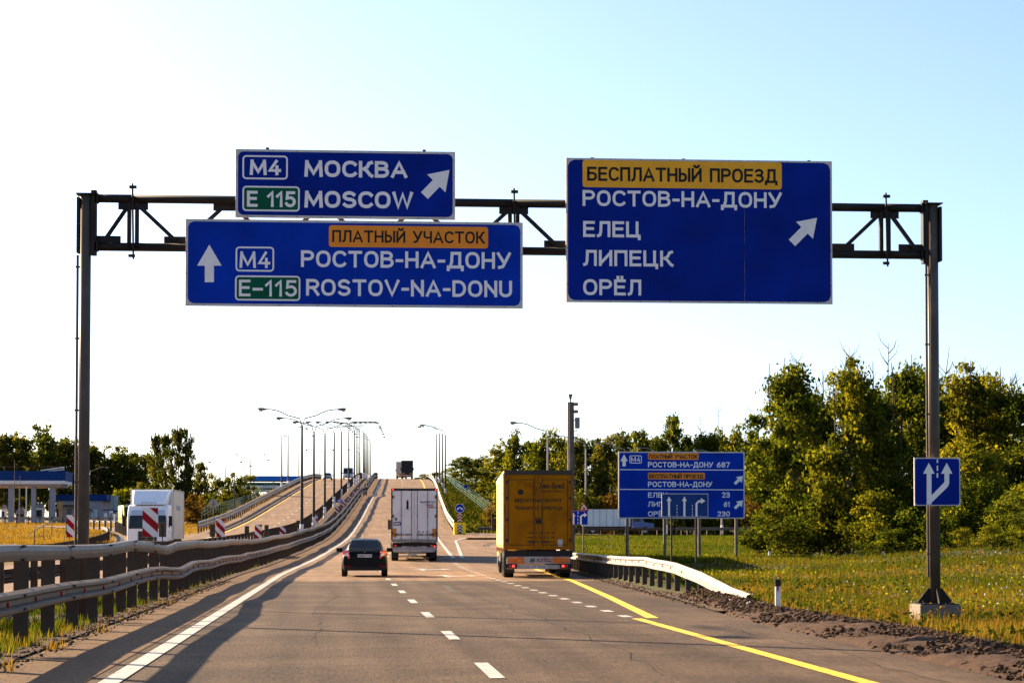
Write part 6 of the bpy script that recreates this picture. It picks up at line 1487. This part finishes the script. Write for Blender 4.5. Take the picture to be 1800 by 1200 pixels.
# ------------------------------------------------------------------ grass, flowers, clods
def blades(name, P, hgt, m, seed, per=5, spread=.10, width=.014, label=None):
    g = np.random.default_rng(seed); n = len(P); B = np.repeat(P, per, 0); hh_ = np.repeat(hgt, per) * g.uniform(.5, 1.25, n*per)
    B[:, :2] += g.normal(size=(n*per, 2)) * spread; a = g.uniform(0, 6.283, n*per); lean = g.uniform(.1, .6, n*per) * hh_
    d = np.stack([np.cos(a), np.sin(a)], 1); wv = np.stack([-d[:, 1], d[:, 0]], 1); wd = width * g.uniform(.6, 1.6, n*per)
    v = np.zeros((n*per, 3, 3)); v[:, 0] = B; v[:, 1] = B; v[:, 2] = B
    v[:, 0, :2] += wv * wd[:, None]; v[:, 1, :2] -= wv * wd[:, None]; v[:, 2, :2] += d * lean[:, None]; v[:, 2, 2] += hh_
    v[:, 0, 2] -= .03; v[:, 1, 2] -= .03
    N_ = n*per; me = bpy.data.meshes.new(name); me.vertices.add(N_*3); me.vertices.foreach_set('co', v.ravel().astype(np.float32))
    me.loops.add(N_*3); me.loops.foreach_set('vertex_index', np.arange(N_*3, dtype=np.int32)); me.polygons.add(N_); me.polygons.foreach_set('loop_start', np.arange(0, N_*3, 3, dtype=np.int32))
    cl = .5 + .5*np.sin(B[:, 0]*.55 + 2*np.sin(B[:, 1]*.21)) * np.cos(B[:, 1]*.33 + B[:, 0]*.2)
    tint = np.clip(g.normal(.18, .2, N_) + .55*cl, 0, 1); a_ = me.attributes.new('tint', 'FLOAT', 'FACE'); a_.data.foreach_set('value', tint.astype(np.float32))
    me.materials.append(m); me.update(calc_edges=True); o = link(name, me); return stuff(o, label, 'grass')
g = np.random.default_rng(5)
def scatter(n, d0, d1, x0, x1, power=1.0, keep=None):
    "points whose density falls with distance; x range in photo pixels"
    u = g.uniform(0, 1, n); d = d0 * (d1/d0) ** u; x = g.uniform(x0, x1, n)
    r = np.array(Fv)[None] + (x[:, None]-900)/FPX * np.array(Rv)[None]
    X = r[:, 0]*d; Y = r[:, 1]*d
    if keep is not None: k = keep(X, Y); X = X[k]; Y = Y[k]; d = d[k]
    return X, Y, terrain(X, Y), d
er_ = lambda Y: np.interp(Y, [-60, 22, 40, 50, 67, 90, 110, 130, 150, 180, 198, 212], [7.1, 7.1, 7.4, 8.0, 8.7, 9.8, 10.8, 12.0, 13.6, 16.6, 19.2, 22])
dirtw = lambda Y: np.interp(Y, [16, 28, 36, 44, 50, 56, 80, 200], [2.1, 2.1, 2.3, 1.5, 1.1, 1.2, 1.2, 1.2])
def keepR(X, Y):
    e = er_(Y) + dirtw(Y) + .25*np.sin(Y*1.9) + .2*np.sin(Y*5.1); D = np.full(len(X), 1e9)
    for q in PR[::2]: D = np.minimum(D, np.hypot(X-q[0], Y-q[1]))
    return (X > e) & (D > 4.6)
X, Y, Z, d = scatter(56000, 20, 118, 1040, 2150, keep=keepR)
hg = np.interp(d, [20, 40, 60, 120], [.07, .11, .16, .20]) * (1 + .5*np.sin(X*.7+Y*.4)) * np.clip((X - er_(Y) - dirtw(Y) + .4) / 1.6, .25, 1)
blades('grass', np.stack([X, Y, Z], 1), hg, GRASSM, 1, per=5, spread=.11, width=.013, label='rough green and golden verge grass on the right')
X, Y, Z, d = scatter(22000, 85, 250, 1000, 1420, keep=keepR)
blades('grass', np.stack([X, Y, Z], 1), np.full(len(X), .20), GRASSM, 2, per=4, spread=.3, width=.035, label='meadow grass around the legs of the direction board')
X, Y, Z, d = scatter(16000, 22, 90, 1250, 1900, keep=keepR)
blades('tall_weeds', np.stack([X, Y, Z], 1), np.full(len(X), .22), GRASSG, 3, per=2, spread=.15, width=.008, label='tall dry stalks in the right verge')
X, Y, Z, d = scatter(52000, 21, 118, 1040, 2150, keep=keepR)
k = (np.sin(X*.8 + np.sin(Y*.4)*2) * np.cos(Y*.45 + X*.3) + g.normal(0, .5, len(X))) > -.1
X, Y, Z, d = X[k], Y[k], Z[k], d[k]; C = np.stack([X, Y, Z + g.uniform(.02, .26, len(X)) * np.interp(d, [20, 60], [.5, 1])], 1)
tn = np.clip(.45 + .4*np.sin(X*.5+1.5*np.sin(Y*.3)) + g.normal(0, .2, len(X)), 0, 1)
stuff(link('weeds', leaf_mesh('weeds', C, tn, .085, LEAF, g)), 'low leafy green weeds in the right verge', 'weeds')
X, Y, Z, d = scatter(9000, 30, 118, 1200, 1900, keep=keepR)
k = (np.sin(X*.45 - Y*.2) + np.sin(Y*.33 + 1) + g.normal(0, .5, len(X))) > .5
X, Y, Z, d = X[k], Y[k], Z[k], d[k]; C = np.stack([X, Y, Z + g.uniform(.12, .42, len(X))], 1)
stuff(link('seed_heads', leaf_mesh('seed_heads', C, g.uniform(0, 1, len(X)), .05, LEAFO, g)), 'reddish-brown seed heads in patches of the right verge', 'weeds')
# small blue flowers
X, Y, Z, d = scatter(800, 38, 112, 1250, 1880, keep=keepR)
C = np.stack([X, Y, Z + g.uniform(.2, .5, len(X))], 1)
FL = mat('chicory_flower', (.30, .30, .42), .8, var=.2, scale=10); fm = leaf_mesh('flowers', C, np.zeros(len(X)), .038, FL, g); stuff(link('flowers', fm), 'tiny pale blue wildflowers in the right verge', 'flowers')
# median grass tufts
def keepM(X, Y): lat = X - _s(Y); return (lat > -6.9) & (lat < -4.35)
X, Y, Z, d = scatter(30000, 20, 150, -150, 640, keep=keepM); Z = _z(Y) + .03
k = (np.sin(Y*.9) + np.sin(Y*.37+2) + g.normal(0, .8, len(Y))) > .1
blades('grass', np.stack([X, Y, Z], 1)[k], g.uniform(.05, .20, k.sum()), GRASSM, 4, per=7, spread=.10, width=.012, label='patchy grass under the median guardrail')
def keepM2(X, Y): return (X > -4.5) & (X < -3.75)
X, Y, Z, d = scatter(1600, 22, 60, -50, 420, keep=keepM2); k = (np.sin(Y*1.3) + g.normal(0, .6, len(Y))) > .9
blades('grass', np.stack([X, Y, np.full(len(X), .03)], 1)[k], g.uniform(.05, .16, k.sum()), GRASSG, 6, per=9, spread=.06, width=.008, label='dry grass tufts at the edge of the left shoulder')
# left bank dry grass
def keepL(X, Y):
    D = np.full(len(X), 1e9)
    for q in PL[::2]: D = np.minimum(D, np.hypot(X-q[0], Y-q[1]))
    return (X - _s(Y) < -18) & (D > 4.2)
X, Y, Z, d = scatter(26000, 120, 300, -40, 430, keep=keepL)
blades('grass', np.stack([X, Y, Z], 1), np.full(len(X), .28), GRASSG, 7, per=3, spread=.4, width=.04, label='golden dry grass on the bank below the toll plaza')
# embankment grass right and left of the flyover
def keepE(X, Y): lat = X - _s(Y); return (lat > 8.2) & (lat < 30) & (Y > 222)
X, Y, Z, d = scatter(14000, 222, 420, 735, 900, keep=keepE)
blades('grass', np.stack([X, Y, Z], 1), np.full(len(X), .5), GRASSM, 8, per=3, spread=.5, width=.06, label='rough grass on the right slope of the flyover embankment')
def keepE2(X, Y): lat = X - _s(Y); return (lat < -18) & (lat > -30) & (Y > 250)
X, Y, Z, d = scatter(12000, 250, 520, 400, 560, keep=keepE2)
blades('grass', np.stack([X, Y, Z], 1), np.full(len(X), .45), GRASSG, 9, per=3, spread=.5, width=.06, label='dry grass on the left slope of the flyover embankment')
# stones and clods
def clods(name, X, Y, Z, smin, smax, m, label, seed):
    g = np.random.default_rng(seed); mb = MB()
    ico = [(0, 0, 1), (.89, 0, .45), (.28, .85, .45), (-.72, .53, .45), (-.72, -.53, .45), (.28, -.85, .45), (.72, .53, -.45), (-.28, .85, -.45), (-.89, 0, -.45), (-.28, -.85, -.45), (.72, -.53, -.45), (0, 0, -1)]
    fc = [(0,1,2), (0,2,3), (0,3,4), (0,4,5), (0,5,1), (1,6,2), (2,6,7), (2,7,3), (3,7,8), (3,8,4), (4,8,9), (4,9,5), (5,9,10), (5,10,1), (1,10,6), (11,7,6), (11,8,7), (11,9,8), (11,10,9), (11,6,10)]
    for x, y, z in zip(X, Y, Z):
        s = smin * (smax/smin) ** (g.random() ** 2.2); j = g.uniform(.6, 1.3, (12, 3)); mb.add([(x + a*s*j[i, 0], y + b*s*j[i, 1], z + c*s*.7*j[i, 2]) for i, (a, b, c) in enumerate(ico)], fc)
    return stuff(mb.obj(name, m, fix=False), label, 'earth clods')
Y = g.uniform(18, 54, 9000); X = er_(Y) - .25 + g.random(9000) ** 1.1 * (dirtw(Y) + .7); Z = terrain(X, Y) + .03 + .12*np.sin(np.pi*np.clip((X-er_(Y))/(dirtw(Y)+.2), 0, 1))
clods('earth_clods', X, Y, Z, .010, .065, M_DIRT, 'loose brown clods scattered over the dirt berm on the right', 1)
Y = g.uniform(20, 75, 3200); X = -4.75 + g.random(3200) * 1.05; clods('pebbles', X, Y, np.full(3200, .035), .008, .035, M_GRAVEL, 'pebbles and grit along the foot of the median guardrail', 2)
Y = g.uniform(46, 90, 1200); X = er_(Y) - .3 + g.random(1200)*.9; clods('pebbles', X, Y, _z(Y) + .04, .01, .04, M_GRAVEL, 'grit along the foot of the right guardrail', 3)
